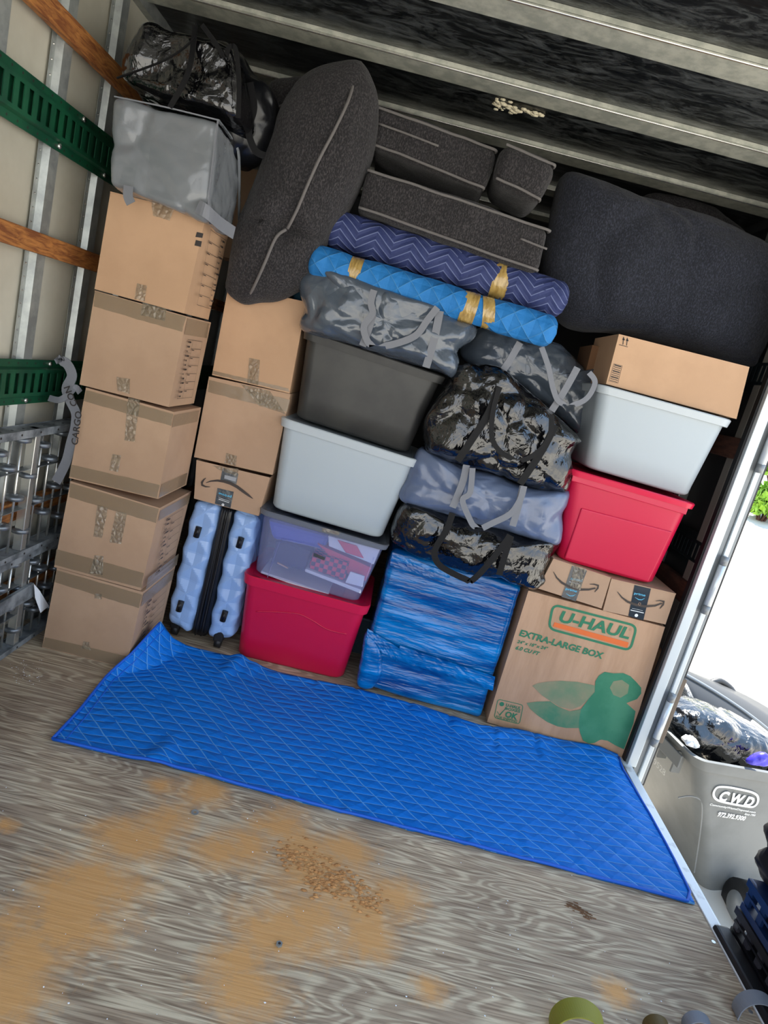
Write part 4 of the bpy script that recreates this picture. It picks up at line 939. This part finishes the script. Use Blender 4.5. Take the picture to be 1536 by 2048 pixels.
def cushion(label, q, y, depth, r=.03, mt=None, sag=0, seam=None, name='seat_cushion', pipes=True):
    f = [P(*c, y) for c in q]; w_, h_ = dims(q, y)
    t = thing(name, label, 'cushion', ((f[2].x+f[3].x)/2, y+depth/2, min(f[2].z, f[3].z)), 'dark seat cushions above the rolled blankets')
    mp0 = quadmap(q, y, depth, w_, h_)
    v, fs_ = rbox(44, 24, 16, w_, depth, h_, r, lambda p, n_: .010*noise.noise(p*9+Vector((q[0][0], 0, 0)))+.006*math.cos(p.x/w_*math.pi), mp0)
    mk('cushion_body', v, fs_, mt or CUSH, t, True)
    if pipes:
        iz = .27*r/h_; ix = .27*r/w_
        for v_ in (iz, 1-iz):
            pts = []
            for k in range(9):
                u = ix+(1-2*ix)*k/8; p = (f[0]*(1-u)+f[1]*u)*(1-v_)+(f[3]*(1-u)+f[2]*u)*v_; pts.append(p+Vector((0, .27*r-.009-.004*math.sin(u*math.pi)+.004*noise.noise(p*8), .004*noise.noise(p*12))))
            pts.append(pts[-1]+Vector((.003, .03, 0)))
            tube('piping', pts, .005, PIPE, t)
    if seam:
        tube('piping', [P(a, c, y-.012) for a, c in seam], .004, PIPE, t)
    return t
cushion('long dark seat cushion with a closing seam, upper left of the cushion pile', [(748, 206), (997, 296), (968, 381), (738, 290)], .03, .4, seam=[(757, 247), (815, 268), (877, 292)])
cushion('short square dark cushion at the right end of the upper cushion', [(1008, 277), (1120, 326), (1083, 407), (984, 359)], -.02, .34, r=.05)
cushion('long dark seat cushion lying directly on the rolled navy blanket', [(732, 333), (1103, 457), (1075, 546), (712, 418)], -.04, .42, r=.03, seam=[(1041, 477), (1068, 488), (1094, 498)])
sf = thing('sofa_cushion', 'very large blue black sofa cushion at the upper right beside the wall', 'cushion', (1.7, .3, 1.5))
puffy('cushion_body', [(1126, 351), (1185, 364), (1290, 402), (1400, 432), (1480, 470), (1526, 498), (1538, 560), (1528, 660), (1500, 725), (1490, 733), (1400, 713), (1300, 685), (1230, 668), (1150, 662), (1112, 640), (1088, 590), (1080, 530), (1095, 460), (1108, 400)], .30, .34, CUSHB, sf, 6, .02, n=150, rings=40, p=3.4, fine=.2, sc_=3.5, back=.35)
sf2 = thing('sofa_cushion', 'dark cushion barely visible behind the very large sofa cushion under the roof bow', 'cushion', (1.9, .7, 1.7))
puffy('cushion_body', [(1280, 400), (1330, 386), (1380, 396), (1440, 430), (1495, 480), (1520, 560), (1400, 560), (1300, 480)], .72, .2, CUSH, sf2, 8, .006, n=70, rings=14, back=.4)

# ---------------------------------------------------------------- rolled moving blankets
def roll(label, a, b_, r, mt, bands, seed, sag=0):
    L = (b_-a).length; ax = (b_-a).normalized(); up_ = Vector((0, -1, 0)); s1_ = ax.cross(up_).normalized(); u_ = s1_.cross(ax).normalized()
    t = thing('rolled_blanket', label, 'blanket', (a+b_)/2-Vector((0, 0, r)), 'rolled moving blankets')
    n, m_ = 90, 40; vs = []; uv = []; fs = []
    for i in range(n+1):
        s = i/n; e = min(s, 1-s)*L; rr = r*min(1, math.sqrt(max(0, 1-(1-min(1, e/(r*.8)))**2))+.02) if e < r*.8 else r
        for bx_ in bands: 
            d_ = abs(s-bx_[0])*L
            if d_ < .06: rr *= 1-.10*(1-d_/.06)
        c = a+ax*L*s+Vector((0, 0, -sag*math.sin(s*math.pi)))
        for j in range(m_+1):
            q = 2*math.pi*j/m_; k = 1+.05*noise.noise(Vector((s*9, math.cos(q)*1.3, math.sin(q)*1.3+seed)))+.02*noise.noise(Vector((s*30, math.cos(q)*3, math.sin(q)*3+seed)))
            vs.append(c+(s1_*math.cos(q)+u_*math.sin(q))*rr*k); uv.append((s*L, q*r))
    for i in range(n):
        for j in range(m_): k = i*(m_+1)+j; fs.append((k, k+1, k+m_+2, k+m_+1))
    fs += [tuple(range(m_+1))[::-1], tuple(n*(m_+1)+j for j in range(m_+1))]
    mk('blanket_roll', vs, fs, mt, t, True, uv)
    for s, w_, tilt in bands:
        vs = []; fs = []
        for i in range(9):
            for j in range(41):
                q = 2*math.pi*j/40; ss_ = s*L+(i/8-.5)*w_+tilt*math.cos(q)*.03; c = a+ax*ss_+Vector((0, 0, -sag*math.sin(ss_/L*math.pi)))
                vs.append(c+(s1_*math.cos(q)+u_*math.sin(q))*r*(.95+.03*noise.noise(Vector((i*.6, j*.5, seed)))))
        for i in range(8):
            for j in range(40): k = i*41+j; fs.append((k, k+1, k+42, k+41))
        mk('tape_band', vs, fs, TAPEY, t, True)
    return t
roll('light blue rolled quilt with three tan tape bands, on the slate bag', P(616, 518, -.05), P(1113, 668, -.05), .058, QL, [(.19, .045, 0), (.645, .055, 0), (.72, .045, .5)], 1)
roll('navy rolled quilt with zigzag stitching and one tan tape band, under the long cushion', P(650, 452, .03), P(1135, 606, .03), .068, QN, [(.715, .06, .2)], 2)
sq = thing('folded_blanket', 'dark teal folded cloth edge left of the slate bag', 'blanket', P(600, 600, .1))
puffy('cloth_body', [(585, 590), (600, 575), (625, 590), (612, 612), (590, 605)], .12, .08, mat('teal_cloth', (14, 60, 80), .8), sq, 3, .003, n=30, rings=6)

# ---------------------------------------------------------------- blue blanket on the floor
def lerp_poly(pts, t):
    L = [0]
    for i in range(len(pts)-1): L.append(L[-1]+(pts[i+1]-pts[i]).length)
    s = t*L[-1]
    for i in range(len(pts)-1):
        if s <= L[i+1]+1e-9: return pts[i].lerp(pts[i+1], (s-L[i])/(L[i+1]-L[i]))
    return pts[-1]
bot = [PZ(105, 1478, .012), PZ(250, 1512, .012), PZ(400, 1544, .014), PZ(432, 1553, .02), PZ(470, 1566, .012), PZ(800, 1652, .01), PZ(1130, 1737, .01), PZ(1390, 1806, .01)]
top = [PZ(322, 1243, .15), PZ(345, 1275, .07), PZ(372, 1290, .02), PZ(475, 1316, .015), PZ(560, 1345, .02), PZ(700, 1373, .014), PZ(840, 1410, .016), PZ(960, 1450, .03), PZ(1040, 1458, .03), PZ(1120, 1478, .02), PZ(1200, 1492, .035), PZ(1236, 1508, .02)]
lef = [bot[0], PZ(160, 1418, .012), PZ(212, 1353, .02), PZ(236, 1330, .04), PZ(262, 1308, .07), top[0]]
rig = [bot[-1], PZ(1345, 1712, .01), PZ(1300, 1630, .01), PZ(1262, 1566, .01), PZ(1243, 1535, .012), top[-1]]
nx, ny = 170, 70; vs = []; fs = []; uv = []
for j in range(ny+1):
    v = j/ny
    for i in range(nx+1):
        u = i/nx; B_ = lerp_poly(bot, u); T_ = lerp_poly(top, u); L_ = lerp_poly(lef, v); R_ = lerp_poly(rig, v)
        p = B_*(1-v)+T_*v+L_*(1-u)+R_*u-(bot[0]*(1-u)*(1-v)+bot[-1]*u*(1-v)+top[0]*(1-u)*v+top[-1]*u*v)
        h = .004*noise.noise(Vector((p.x*6, p.y*6, 0)))+.002*noise.noise(Vector((p.x*20, p.y*20, 0)))
        e = min(u, 1-u, v, 1-v)
        fx = .155+.05*v; d = (u-fx)/.022; h += .030*math.exp(-d*d)*(.6+.4*v)+.012*math.exp(-((u-fx-.035)/.012)**2)*v
        for sx_ in (.36, .445, .555, .64, .73, .82): h -= .009*math.exp(-((u-sx_-.004*math.sin(v*9))/.0035)**2); h += .003*math.exp(-((u-sx_-.012)/.007)**2)
        if u > .5: h += .010*math.exp(-((v-.93)/.03)**2)*math.sin(u*40)**2
        p.z = max(p.z+h*(1 if e > .01 else .4), .008); vs.append(p); uv.append((u*2.05, v*.85))
for j in range(ny):
    for i in range(nx): a = j*(nx+1)+i; fs.append((a, a+1, a+nx+2, a+nx+1))
bl = thing('moving_blanket', 'bright blue quilted moving blanket spread on the plywood floor', 'blanket', (1.05, -.4, 0))
o = mk('quilted_cloth', vs, fs, QB, bl, True, uv); md = o.modifiers.new('s', 'SOLIDIFY'); md.thickness = .007; md.offset = -1
HEM = mat('blue_hem', (10, 90, 196), .6)
edge = [vs[i] for i in range(0, nx+1, 4)]+[vs[j*(nx+1)+nx] for j in range(4, ny+1, 4)]
tube('hem', [Vector(p)+Vector((0, 0, .001)) for p in edge], .005, HEM, bl, 6, sm=1)
edge = [vs[j*(nx+1)] for j in range(0, ny+1, 3)]; tube('hem', [Vector(p)+Vector((0, 0, .001)) for p in edge], .005, HEM, bl, 6, sm=1)
edge = [vs[j*(nx+1)+3] for j in range(0, ny+1, 3)]; tube('hem', [Vector(p)+Vector((0, 0, .0)) for p in edge], .002, HEM, bl, 6, sm=1)

# ---------------------------------------------------------------- skate wheel conveyors on the left
WHM = None
def conveyor(label, zb, zt, y0, y1, xr, mid):
    t = thing('skate_wheel_conveyor', label, 'conveyor', (xr, y0, zb), 'skate wheel conveyors along the left wall')
    for z, s in ((zb, 1), (zt, -1)):
        mb = MB(); mb.box(xr-.032, xr+.026, y0, y1, z-.003, z); mb.box(xr+.024, xr+.027, y0, y1, z-.018 if s > 0 else z-.024, z+.003); mb.box(xr-.032, xr-.029, y0, y1, z-.018, z+.003)
        r = mb.go('side_rail', CONVD, t)
        h = MB(); y = y0+.06
        while y < y1: h.tube([(xr+.0275, y, z-.010), (xr+.0285, y, z-.010)], .004, 8); y += .11
        h.go('bolt_holes', INK, r)
    global WHM
    y = y0+.035; k = 0
    while y < y1:
        mb = MB(); mb.tube([(xr, y, zb), (xr, y, zt)], .0045, 8); ax_ = mb.go('axle', BRITE, t, True)
        for w_ in range(2):
            z = zb+(zt-zb)*((.16, .62)[w_] + (0, .23, .1, .3)[k % 4]); 
            if z > zt-.02: continue
            if WHM is None:
                m2 = MB(); m2.tube([(0, 0, -.010), (0, 0, -.007), (0, 0, .007), (0, 0, .010)], [.018, .0225, .0225, .018], 16); m2.tube([(0, 0, -.0125), (0, 0, .0125)], .008, 10)
                WHM = m2.go('skate_wheel', CONV, t, True); w0 = WHM
            else: w0 = bpy.data.objects.new('skate_wheel', WHM.data); COL.objects.link(w0); w0.parent = t
            w0.location = Vector((xr, y, z))-base_of(t)
        y += .062; k += 1
    if WHM.parent == t: 
        pass
    for z in mid: box('cross_bar', xr-.02, xr+.012, y0, y1, z, z+.003, CONV, t)
    box('wide_strut', xr-.01, xr+.022, y0+.265, y0+.295, zb, zt, BRITE, t, .002)
    return t
# first wheel mesh is authored around the origin, so build it before use
m2 = MB(); m2.tube([(0, 0, -.009), (0, 0, -.006), (0, 0, .006), (0, 0, .009)], [.024, .030, .030, .024], 20); m2.tube([(0, 0, -.0125), (0, 0, .0125)], .009, 10)
tmp = m2.go('skate_wheel', CONV, None, True); 
class _W: pass
WHM = _W(); WHM.data = tmp.data; WHM.parent = None; bpy.data.objects.remove(tmp)
conveyor('upper skate wheel conveyor on its side against the left wall, hung with a grey strap', .405, .845, -.66, .06, -.365, (.56, .70))
conveyor('lower skate wheel conveyor on its side on the floor by the left wall', .02, .385, -.62, -.03, -.365, (.14, .26))
pl = thing('steel_plate', 'grey steel bar with a white paper tag beside the lower conveyor', 'bar', (-.33, -.6, .2))
mk('bar', [PX(0, 1207, -.33), PX(68, 1166, -.33), PX(70, 1192, -.33), PX(0, 1232, -.33)]+[p+Vector((-.012, 0, 0)) for p in (PX(0, 1207, -.33), PX(68, 1166, -.33), PX(70, 1192, -.33), PX(0, 1232, -.33))], [(3, 2, 1, 0), (4, 5, 6, 7), (0, 1, 5, 4), (1, 2, 6, 5), (2, 3, 7, 6), (3, 0, 4, 7)], CONVD, pl)
mk('paper_tag', [PX(68, 1168, -.322), PX(80, 1182, -.31), PX(98, 1212, -.30), PX(81, 1226, -.30), PX(70, 1195, -.315)], [(4, 3, 2, 1, 0)], PAPER, pl)
# strap
st = thing('cargo_strap', 'grey cargo strap with black lettering hanging from the lower green track', 'strap', (-.38, -.28, .6))
sp_ = [(116, 719), (134, 728), (144, 752), (133, 778), (141, 803), (152, 828), (150, 858), (142, 886), (134, 919), (123, 944), (112, 964)]
ribbon('strap_webbing', [P(a, c, -.30+.004*i) if i > 2 else P(a, c, -.285) for i, (a, c) in enumerate(sp_)], .034, WEBG, st, (1, 0, .1), .003, 6)
ribbon('strap_webbing', [P(98, 796, -.29), P(118, 800, -.30), P(136, 790, -.29), P(150, 775, -.275), P(160, 785, -.26)], .022, WEBG, st, (0, .4, 1), .003, 6)
a = P(158, 883, -.31); c = P(159, 826, -.31); text('strap_lettering', 'CARGO', front(-.305), a.x-.004, a.z-.016, (c-a).length+.02, .024, INK, st, math.pi/2+.02, .02)
a = P(155, 815, -.31); c = P(139, 776, -.31); text('strap_lettering', 'CONTROL'[:3], front(-.305), a.x-.002, a.z+.008, (c-a).length, .024, INK, st, math.atan2(c.z-a.z, c.x-a.x), .02)

# blue wrapped thing at the left frame edge
bw = thing('wrapped_bundle', 'blue film wrapped bundle cut by the left edge of the picture', 'package', (-.25, -1.05, 0))
q0 = [(-.32, .40), (-.085, .0)]
def mpw(p):
    x0 = -.415; x1 = -.075-.14*((p.z+.25)/.5)**1.0
    u = p.x/.3+.5; return Vector((x0*(1-u)+x1*u, -1.05+p.y, p.z+.25))
v, f = rbox(16, 24, 40, .3, .36, .5, .03, wdisp, mpw); mk('film_body', v, f, WRAP, bw, True)

# ---------------------------------------------------------------- bits around the large printed box
tag(hexa('cardboard_box', [(1324, 1304), (1333, 1307), (1312, 1367), (1303, 1363)], .05, .2, CARD2, None), 'thin upper cardboard edge between the big box and the door post', 'box')
tag(hexa('cardboard_box', [(1303, 1364), (1313, 1367), (1292, 1424), (1284, 1420)], .05, .2, CARD, None), 'thin lower cardboard edge between the big box and the door post', 'box')
bc = thing('black_case', 'narrow black case with wire handle wedged beside the big box', 'case', (2.12, .1, 0))
hexa('case_body', [(1284, 1422), (1296, 1424), (1262, 1526), (1250, 1524)], .03, .2, RUB, bc)
tube('wire_handle', [P(1290, 1432, .0), P(1286, 1434, .0), P(1272, 1468, .0), P(1274, 1474, .0)], .002, STEEL, bc, 6)
hb = carton('brown carton half hidden in the dark gap behind the grey bag', [(474, 330), (516, 340), (478, 520), (436, 512)], .24, .12, CARD, flaps=False)
bn = thing('storage_tote', 'dark teal grey tote glimpsed in the gap beside the lower red tote', 'storage bin', (.95, .5, 0))
hexa('tote_body', [(690, 1225), (760, 1245), (745, 1340), (675, 1330)], .36, .2, mat('dark_teal_plastic', (40, 62, 74), .5), bn, .01)
bb2 = carton('dark shaded carton side behind the slate bag, left of the flat carton', [(1185, 690), (1236, 700), (1205, 765), (1168, 758)], .22, .2, CARDIN, flaps=False)  # shaded side: the shade is put into its darker brown

# ---------------------------------------------------------------- floor debris
wsh = thing('washer', 'small steel washer lying on the plywood floor', 'washer', PZ(390, 1625)); p = PZ(390, 1625, .001)
vs = []; fs = []
for r, z in ((.011, 0), (.011, .002), (.0045, .002), (.0045, 0)):
    vs += [p+Vector((r*math.cos(k*math.pi/12), r*math.sin(k*math.pi/12), z)) for k in range(24)]
for i in range(4):
    for k in range(24): k2 = (k+1) % 24; i2 = (i+1) % 4; fs.append((i*24+k, i*24+k2, i2*24+k2, i2*24+k))
mk('washer_ring', vs, fs, STEEL, wsh)
nt_ = thing('hex_nut', 'tiny steel nut on the sawdust smear', 'nut', PZ(558, 1890)); p = PZ(558, 1890, .001); mb = MB(); mb.tube([p, p+Vector((0, 0, .005))], .008, 6); mb.go('nut_body', STEEL, nt_); mb = MB(); mb.tube([p+Vector((0, 0, .0051)), p+Vector((0, 0, .0055))], .0035, 10); mb.go('nut_hole', INK, nt_)
random.seed(12); mb = MB()
for k in range(170):
    if k < 60: p = PZ(random.uniform(20, 90), random.uniform(1320, 1370), .002)
    else: p = PZ(random.uniform(0, 1350), random.uniform(1560, 2040), .002)
    if p.x > 2.05: continue
    r = random.uniform(.0008, .0022); mb.add([p+Vector((r*random.uniform(.6, 1.6)*math.cos(a), r*math.sin(a), random.uniform(0, .001))) for a in (0, 1.6, 3.1, 4.7)]+[p+Vector((0, 0, r))], [(0, 1, 4), (1, 2, 4), (2, 3, 4), (3, 0, 4)])
o = mb.go('debris', PAPER); tag(o, 'pale crumbs and splinters scattered on the plywood floor', 'debris', kind='stuff')
# sawdust clods
mb = MB(); cl = [(625, 1728), (600, 1716), (650, 1748), (680, 1760), (575, 1705), (640, 1765), (735, 1800), (700, 1775)]
for k in range(420):
    c = random.choice(cl); p = PZ(c[0]+random.gauss(0, 18), c[1]+random.gauss(0, 13), .001); r = random.uniform(.0015, .006); a0 = random.random()*6
    mb.add([p+Vector((r*1.7*math.cos(a0+a), r*math.sin(a0+a), 0)) for a in (0, 1.2, 2.5, 3.8, 5)]+[p+Vector((random.uniform(-.3, .3)*r, 0, r*random.uniform(.3, .8)))], [(i, (i+1) % 5, 5) for i in range(5)])
o = mb.go('sawdust', mat('orange_sawdust', (200, 144, 88), .95, col2=(170, 116, 66), cs=60)); tag(o, 'crumbly orange sawdust clods in the middle of the floor', 'sawdust', kind='stuff')
# gouge in the plywood: raised splinters
mb = MB()
for k in range(40):
    t_ = random.random(); p = PZ(1130+55*t_+random.gauss(0, 4), 1805+35*t_+random.gauss(0, 3), .001); l = random.uniform(.006, .02)
    mb.add([p, p+Vector((l, -l*.3, .0)), p+Vector((l*.9, -l*.15, .003)), p+Vector((0, .002, .001))], [(0, 1, 2), (0, 2, 3)])
mb.go('splintered_knot', CARDIN, floor)['kind'] = 'stuff'

# webbing loops at the bottom edge
def arch(name, label, px, py, r, w_, mt, y_ext, tilt=.2, cat='strap', a0=-.3, a1=3.5):
    c = PZ(px, py, 0); t = thing(name, label, cat, (c.x, c.y, 0))
    pts = [Vector((c.x+r*math.cos(a0+(a1-a0)*k/14), c.y+tilt*r*math.sin(a0+(a1-a0)*k/14), max(.002, r*.85*math.sin(a0+(a1-a0)*k/14)+.012))) for k in range(15)]
    ribbon('webbing_loop', pts, w_, mt, t, (0.1, 1, 0), .003, 3); return t
arch('webbing_loop', 'olive yellow webbing loop standing on the floor at the bottom edge', 1152, 2072, .062, .05, OLIVE, 0)
arch('webbing_loop', 'brown webbing loop barely rising at the bottom edge', 1312, 2075, .030, .04, mat('brown_webbing', (84, 66, 24), .6), 0)
arch('webbing_loop', 'grey webbing end beside the brown loop at the bottom edge', 1392, 2066, .034, .03, WEBG, 0)
arch('webbing_loop', 'pale grey webbing loop in the lower right corner before the black crates', 1510, 2040, .055, .04, WEBG, 0)

# ---------------------------------------------------------------- crates at the lower right, standing on the platform outside
XC = 2.155
pf_ = thing('platform_block', 'black dirty platform block along the floor edge under the crates', 'block', (2.4, -1.3, -.4))
bevel(mk('block_body', boxv(2.135, 2.75, -1.75, -.84, -.45, -.012), HF, CRBK, pf_), .012, 3)
bevel(mk('rubber_bumper', boxv(2.095, 2.15, -1.7, -.87, -.05, .018), HF, RUB, pf_), .012, 3)
def crate(label, z0, h, mt, slots, x0=XC, y1=-.87, L=.62, W=.42, mt2=None):
    t = thing('plastic_crate', label, 'crate', (x0+W/2, y1-L/2, z0), 'crates stacked at the right edge')
    y0 = y1-L; mb = MB()
    mb.box(x0-.008, x0+W, y0, y1+.008, z0+h-.022, z0+h); mb.box(x0-.004, x0+W, y0, y1, z0, z0+.02)
    mb.go('rim', mt, t)
    n = slots
    for k in range(n+1):
        y = y0+(L-.022)*k/n; box('slat', x0, x0+.01, y, y+.022, z0+.02, z0+h-.02, mt2 or mt, t)
    for k in range(6): x = x0+.01+(W-.03)*k/5; box('slat', x, x+.022, y1-.01, y1, z0+.02, z0+h-.02, mt2 or mt, t)
    box('inner_wall', x0+.03, x0+W-.03, y0+.03, y1-.03, z0+.01, z0+h-.03, RUB, t)
    box('mid_rail', x0-.003, x0, y0, y1, z0+h*.48, z0+h*.56, mt, t)
    return t
crate('black crate with grey slats at the bottom of the right edge stack', .0, .085, CRBK, 10, mt2=mat('grey_crate_slat', (56, 54, 60), .5))
crate('dark blue slotted crate resting on the black slatted crate', .088, .095, CRBL, 9)
db = thing('bundled_tarp', 'black ragged bundle piled on the blue crate at the right edge', 'tarp', (2.4, -1.05, .185))
v, f = rbox(24, 26, 30, .44, .5, .40, .05, lambda p, n_: crink(p, 91, .012, .5, 9)+.010*math.sin(p.z*70)*(1 if abs(n_.z) < .5 else 0), lambda p: Vector((2.385+p.x, -1.065+p.y+.10*(p.z+.2), .39+p.z)))
mk('tarp_body', v, f, mat('black_tarp', (9, 9, 12), .8), db, True)

# ---------------------------------------------------------------- wheeled bin outside
yb = .36
rb_ = thing('wheeled_bin', 'grey wheeled rubbish bin with white lettering outside the truck', 'bin', (3.2, .65, -.95))
W0, D0 = .78, .74; n_ = 8
TLc = P(1392, 1518, yb); BLc = P(1432, 1856, yb+.08)
tilt = -.03
YW = .20; cyw, syw = math.cos(YW), math.sin(YW); O_ = Vector((TLc.x, yb, TLc.z))
def yawp(p): d = p-O_; return O_+Vector((d.x*cyw-d.y*syw, d.x*syw+d.y*cyw, d.z))
def bring(v, ex=0, r=.07):
    x0 = BLc.x*(1-v)+TLc.x*v; w_ = (W0-.30)*(1-v)+W0*v; y0 = (yb+.08)*(1-v)+yb*v; d_ = (D0-.16)*(1-v)+D0*v; z = BLc.z*(1-v)+TLc.z*v
    return [yawp(p) for p in ring(x0+w_/2, y0+d_/2, w_+2*ex, d_+2*ex, r, z, tilt)]
loft('bin_body', [bring(0, -.02), bring(.02), bring(.3), bring(.6), bring(.88), bring(.98), bring(.975, -.012), bring(.72, -.02)], BIN, rb_, True, False)
loft('bin_rim', [bring(.93, .002), bring(.935, .022), bring(.995, .026), bring(1.0, .012), bring(.985, -.012)], BIN, rb_, False, False)
HB = TLc.z-BLc.z; ez_ = Vector((-.08/HB*-syw*1.0, -.08/HB*cyw, 1)); ex_ = Vector((cyw, syw, 0))
Fbp = Face(O_, ex_, ez_)
def fpx(px, py):
    n = Fbp.n; d = ray(px, py); return CAM+d*((O_-CAM).dot(n)/d.dot(n))
def bf(px, py): d = fpx(px, py)-O_; v = d.z/ez_.z; return ((d-ez_*v).dot(ex_), v)
pq = [bf(*c) for c in ((1330, 1592), (1380, 1592), (1400, 1600), (1404, 1625), (1398, 1680), (1388, 1745))]
ribbon('moulded_step', [Fbp.pt(max(a, .005), b2, .001) for a, b2 in pq], .006, BIN, rb_, ex_-Vector((0, 0, .8)), .004)
sd = []   # grip band on the left side of the bin
for k in range(5):
    y = yb+.10+k*.12; hx = TLc.x+.012
    mk('grip_rib', [yawp(Vector(q_)) for q_ in boxv(hx-.03, hx+.02, y, y+.012, TLc.z-.15, TLc.z-.03)], HF, BIN, rb_)
bevel(mk('side_handle', [yawp(Vector(q_)) for q_ in boxv(TLc.x-.028, TLc.x-.016, yb+.06, yb+.62, TLc.z-.10, TLc.z-.03)], HF, BIN, rb_), .005, 3)
hc = [yawp(Vector((TLc.x+.06, yb+.2, TLc.z-.3)))]
text('serial_number', '357 039528', Face(yawp(Vector((TLc.x+.025, yb+.42, TLc.z-.215))), Vector((syw, -cyw, 0)), Vector((-.18, 0, 1))), 0, 0, .26, .035, mat('faded_print', (190, 190, 186), .7), rb_, 0, .01, 0, .012)
def btext(s, a, b_, c, bold, nm):
    A, B_, C_ = bf(*a), bf(*b_), bf(*c); text(nm, s, Fbp, A[0], A[1], math.dist(A, B_), math.dist(A, C_), WINK, rb_, math.atan2(B_[1]-A[1], B_[0]-A[0]), bold, 0, .006)
btext('C W D', (1433, 1599), (1500, 1613), (1440, 1579), .05, 'bin_lettering')
btext('CommunityWasteDisposal.com', (1417, 1610), (1508, 1626), (1418, 1605), .01, 'bin_lettering')
btext('Since 1984', (1487, 1628), (1508, 1631), (1488, 1624), .01, 'bin_lettering')
btext('972.392.9300', (1432, 1631), (1487, 1640), (1433, 1622), .03, 'bin_lettering')
lg = [bf(a*.1797+1260, b2*.1797+1300) for a, b2 in [(985, 1515), (1100, 1520), (1250, 1550), (1350, 1575), (1405, 1610), (1418, 1660), (1400, 1710), (1355, 1738), (1280, 1730), (1150, 1708), (1020, 1680), (950, 1650), (922, 1600), (940, 1545)]]
lg = [tuple(v)[:2] for v in catmull([Vector((a, b2, 0)) for a, b2 in lg], 4, True)]
stroke('logo_outline', Fbp, lg, .012, WINK, rb_, .006, True)
mb = MB(); cw = Vector((BLc.x+W0-.30-.02, yb+.55, -.84)); cw = P(1478, 1812, yb+.02)
mb.tube([cw+Vector((-.02, 0, 0)), cw+Vector((.05, 0, 0))], .13, 24); mb.go('wheel', RUB, rb_, True)
mb = MB(); mb.tube([cw+Vector((-.026, 0, 0)), cw+Vector((.03, 0, 0))], .07, 20); mb.go('wheel_hub', GRYP, rb_, True)
# lid thrown open
L3 = [[P(1398, 1440, .95), P(1660, 1660, .95)], [P(1372, 1380, 1.0), P(1650, 1600, 1.0)], [P(1350, 1338, 1.08), P(1640, 1556, 1.08)], [P(1364, 1336, 1.2), P(1640, 1520, 1.2)], [P(1376, 1342, 1.35), P(1640, 1490, 1.35)]]
vs = []; fs = []; N = 12
for a, b2 in L3:
    for i in range(N+1): vs.append(a.lerp(b2, i/N)+Vector((0, 0, .05*math.sin(i/N*math.pi))))
for j in range(len(L3)-1):
    for i in range(N): a = j*(N+1)+i; fs.append((a, a+1, a+N+2, a+N+1))
o = mk('open_lid', vs, fs, BIND, rb_, True); md = o.modifiers.new('s', 'SOLIDIFY'); md.thickness = .012
tube('lid_edge', [vs[2*(N+1)+i] for i in range(0, N+1, 3)], .012, GRYP, rb_)
tube('lid_handle', [P(1420, 1366, 1.32), P(1440, 1362, 1.34), P(1462, 1378, 1.34), P(1470, 1396, 1.3)], .02, BIND, rb_)
g1 = bag('rubbish_bag', 'shiny black rubbish bag filling the open grey bin', [(1326, 1428), (1345, 1416), (1385, 1412), (1420, 1420), (1470, 1440), (1530, 1465), (1580, 1510), (1560, 1540), (1480, 1532), (1410, 1514), (1360, 1482)], yb+.3, .34, BLKG, 101, .03, cat='bag', sc_=5)
g2 = bag('rubbish_bag', 'black plastic bag with painted highlights behind the open bin lid beside the door post', [(1335, 1420), (1345, 1380), (1358, 1350), (1380, 1380), (1400, 1415), (1370, 1425)], yb+.75, .3, mat('bag_painted_glare', (190, 186, 180), .2, coat=1, col2=(70, 68, 70), cs=4, cr2=(.45, .6), stretch=(2, 1, 14), bumps=[('r', 6, .6, .03)]), 103, .012, cat='bag')  # pale streaks in the colour stand for bright reflections on a black bag
pc = thing('crumpled_paper', 'white crumpled paper at the front left of the open bin', 'paper', P(1378, 1488, yb+.06)); puffy('paper_ball', [(1366, 1478), (1382, 1474), (1396, 1484), (1390, 1494), (1376, 1490)], yb+.06, .05, PAPER, pc, 5, .016, n=40, rings=10, sc_=30)
pc = thing('snack_packet', 'purple blue packet poking from the bin at the right edge', 'packet', P(1510, 1520, yb+.03)); puffy('packet_body', [(1492, 1524), (1505, 1512), (1532, 1506), (1545, 1528), (1510, 1530)], yb+.04, .04, mat('violet_packet', (70, 60, 190), .3), pc, 6, .008, n=30, rings=6, sc_=20)
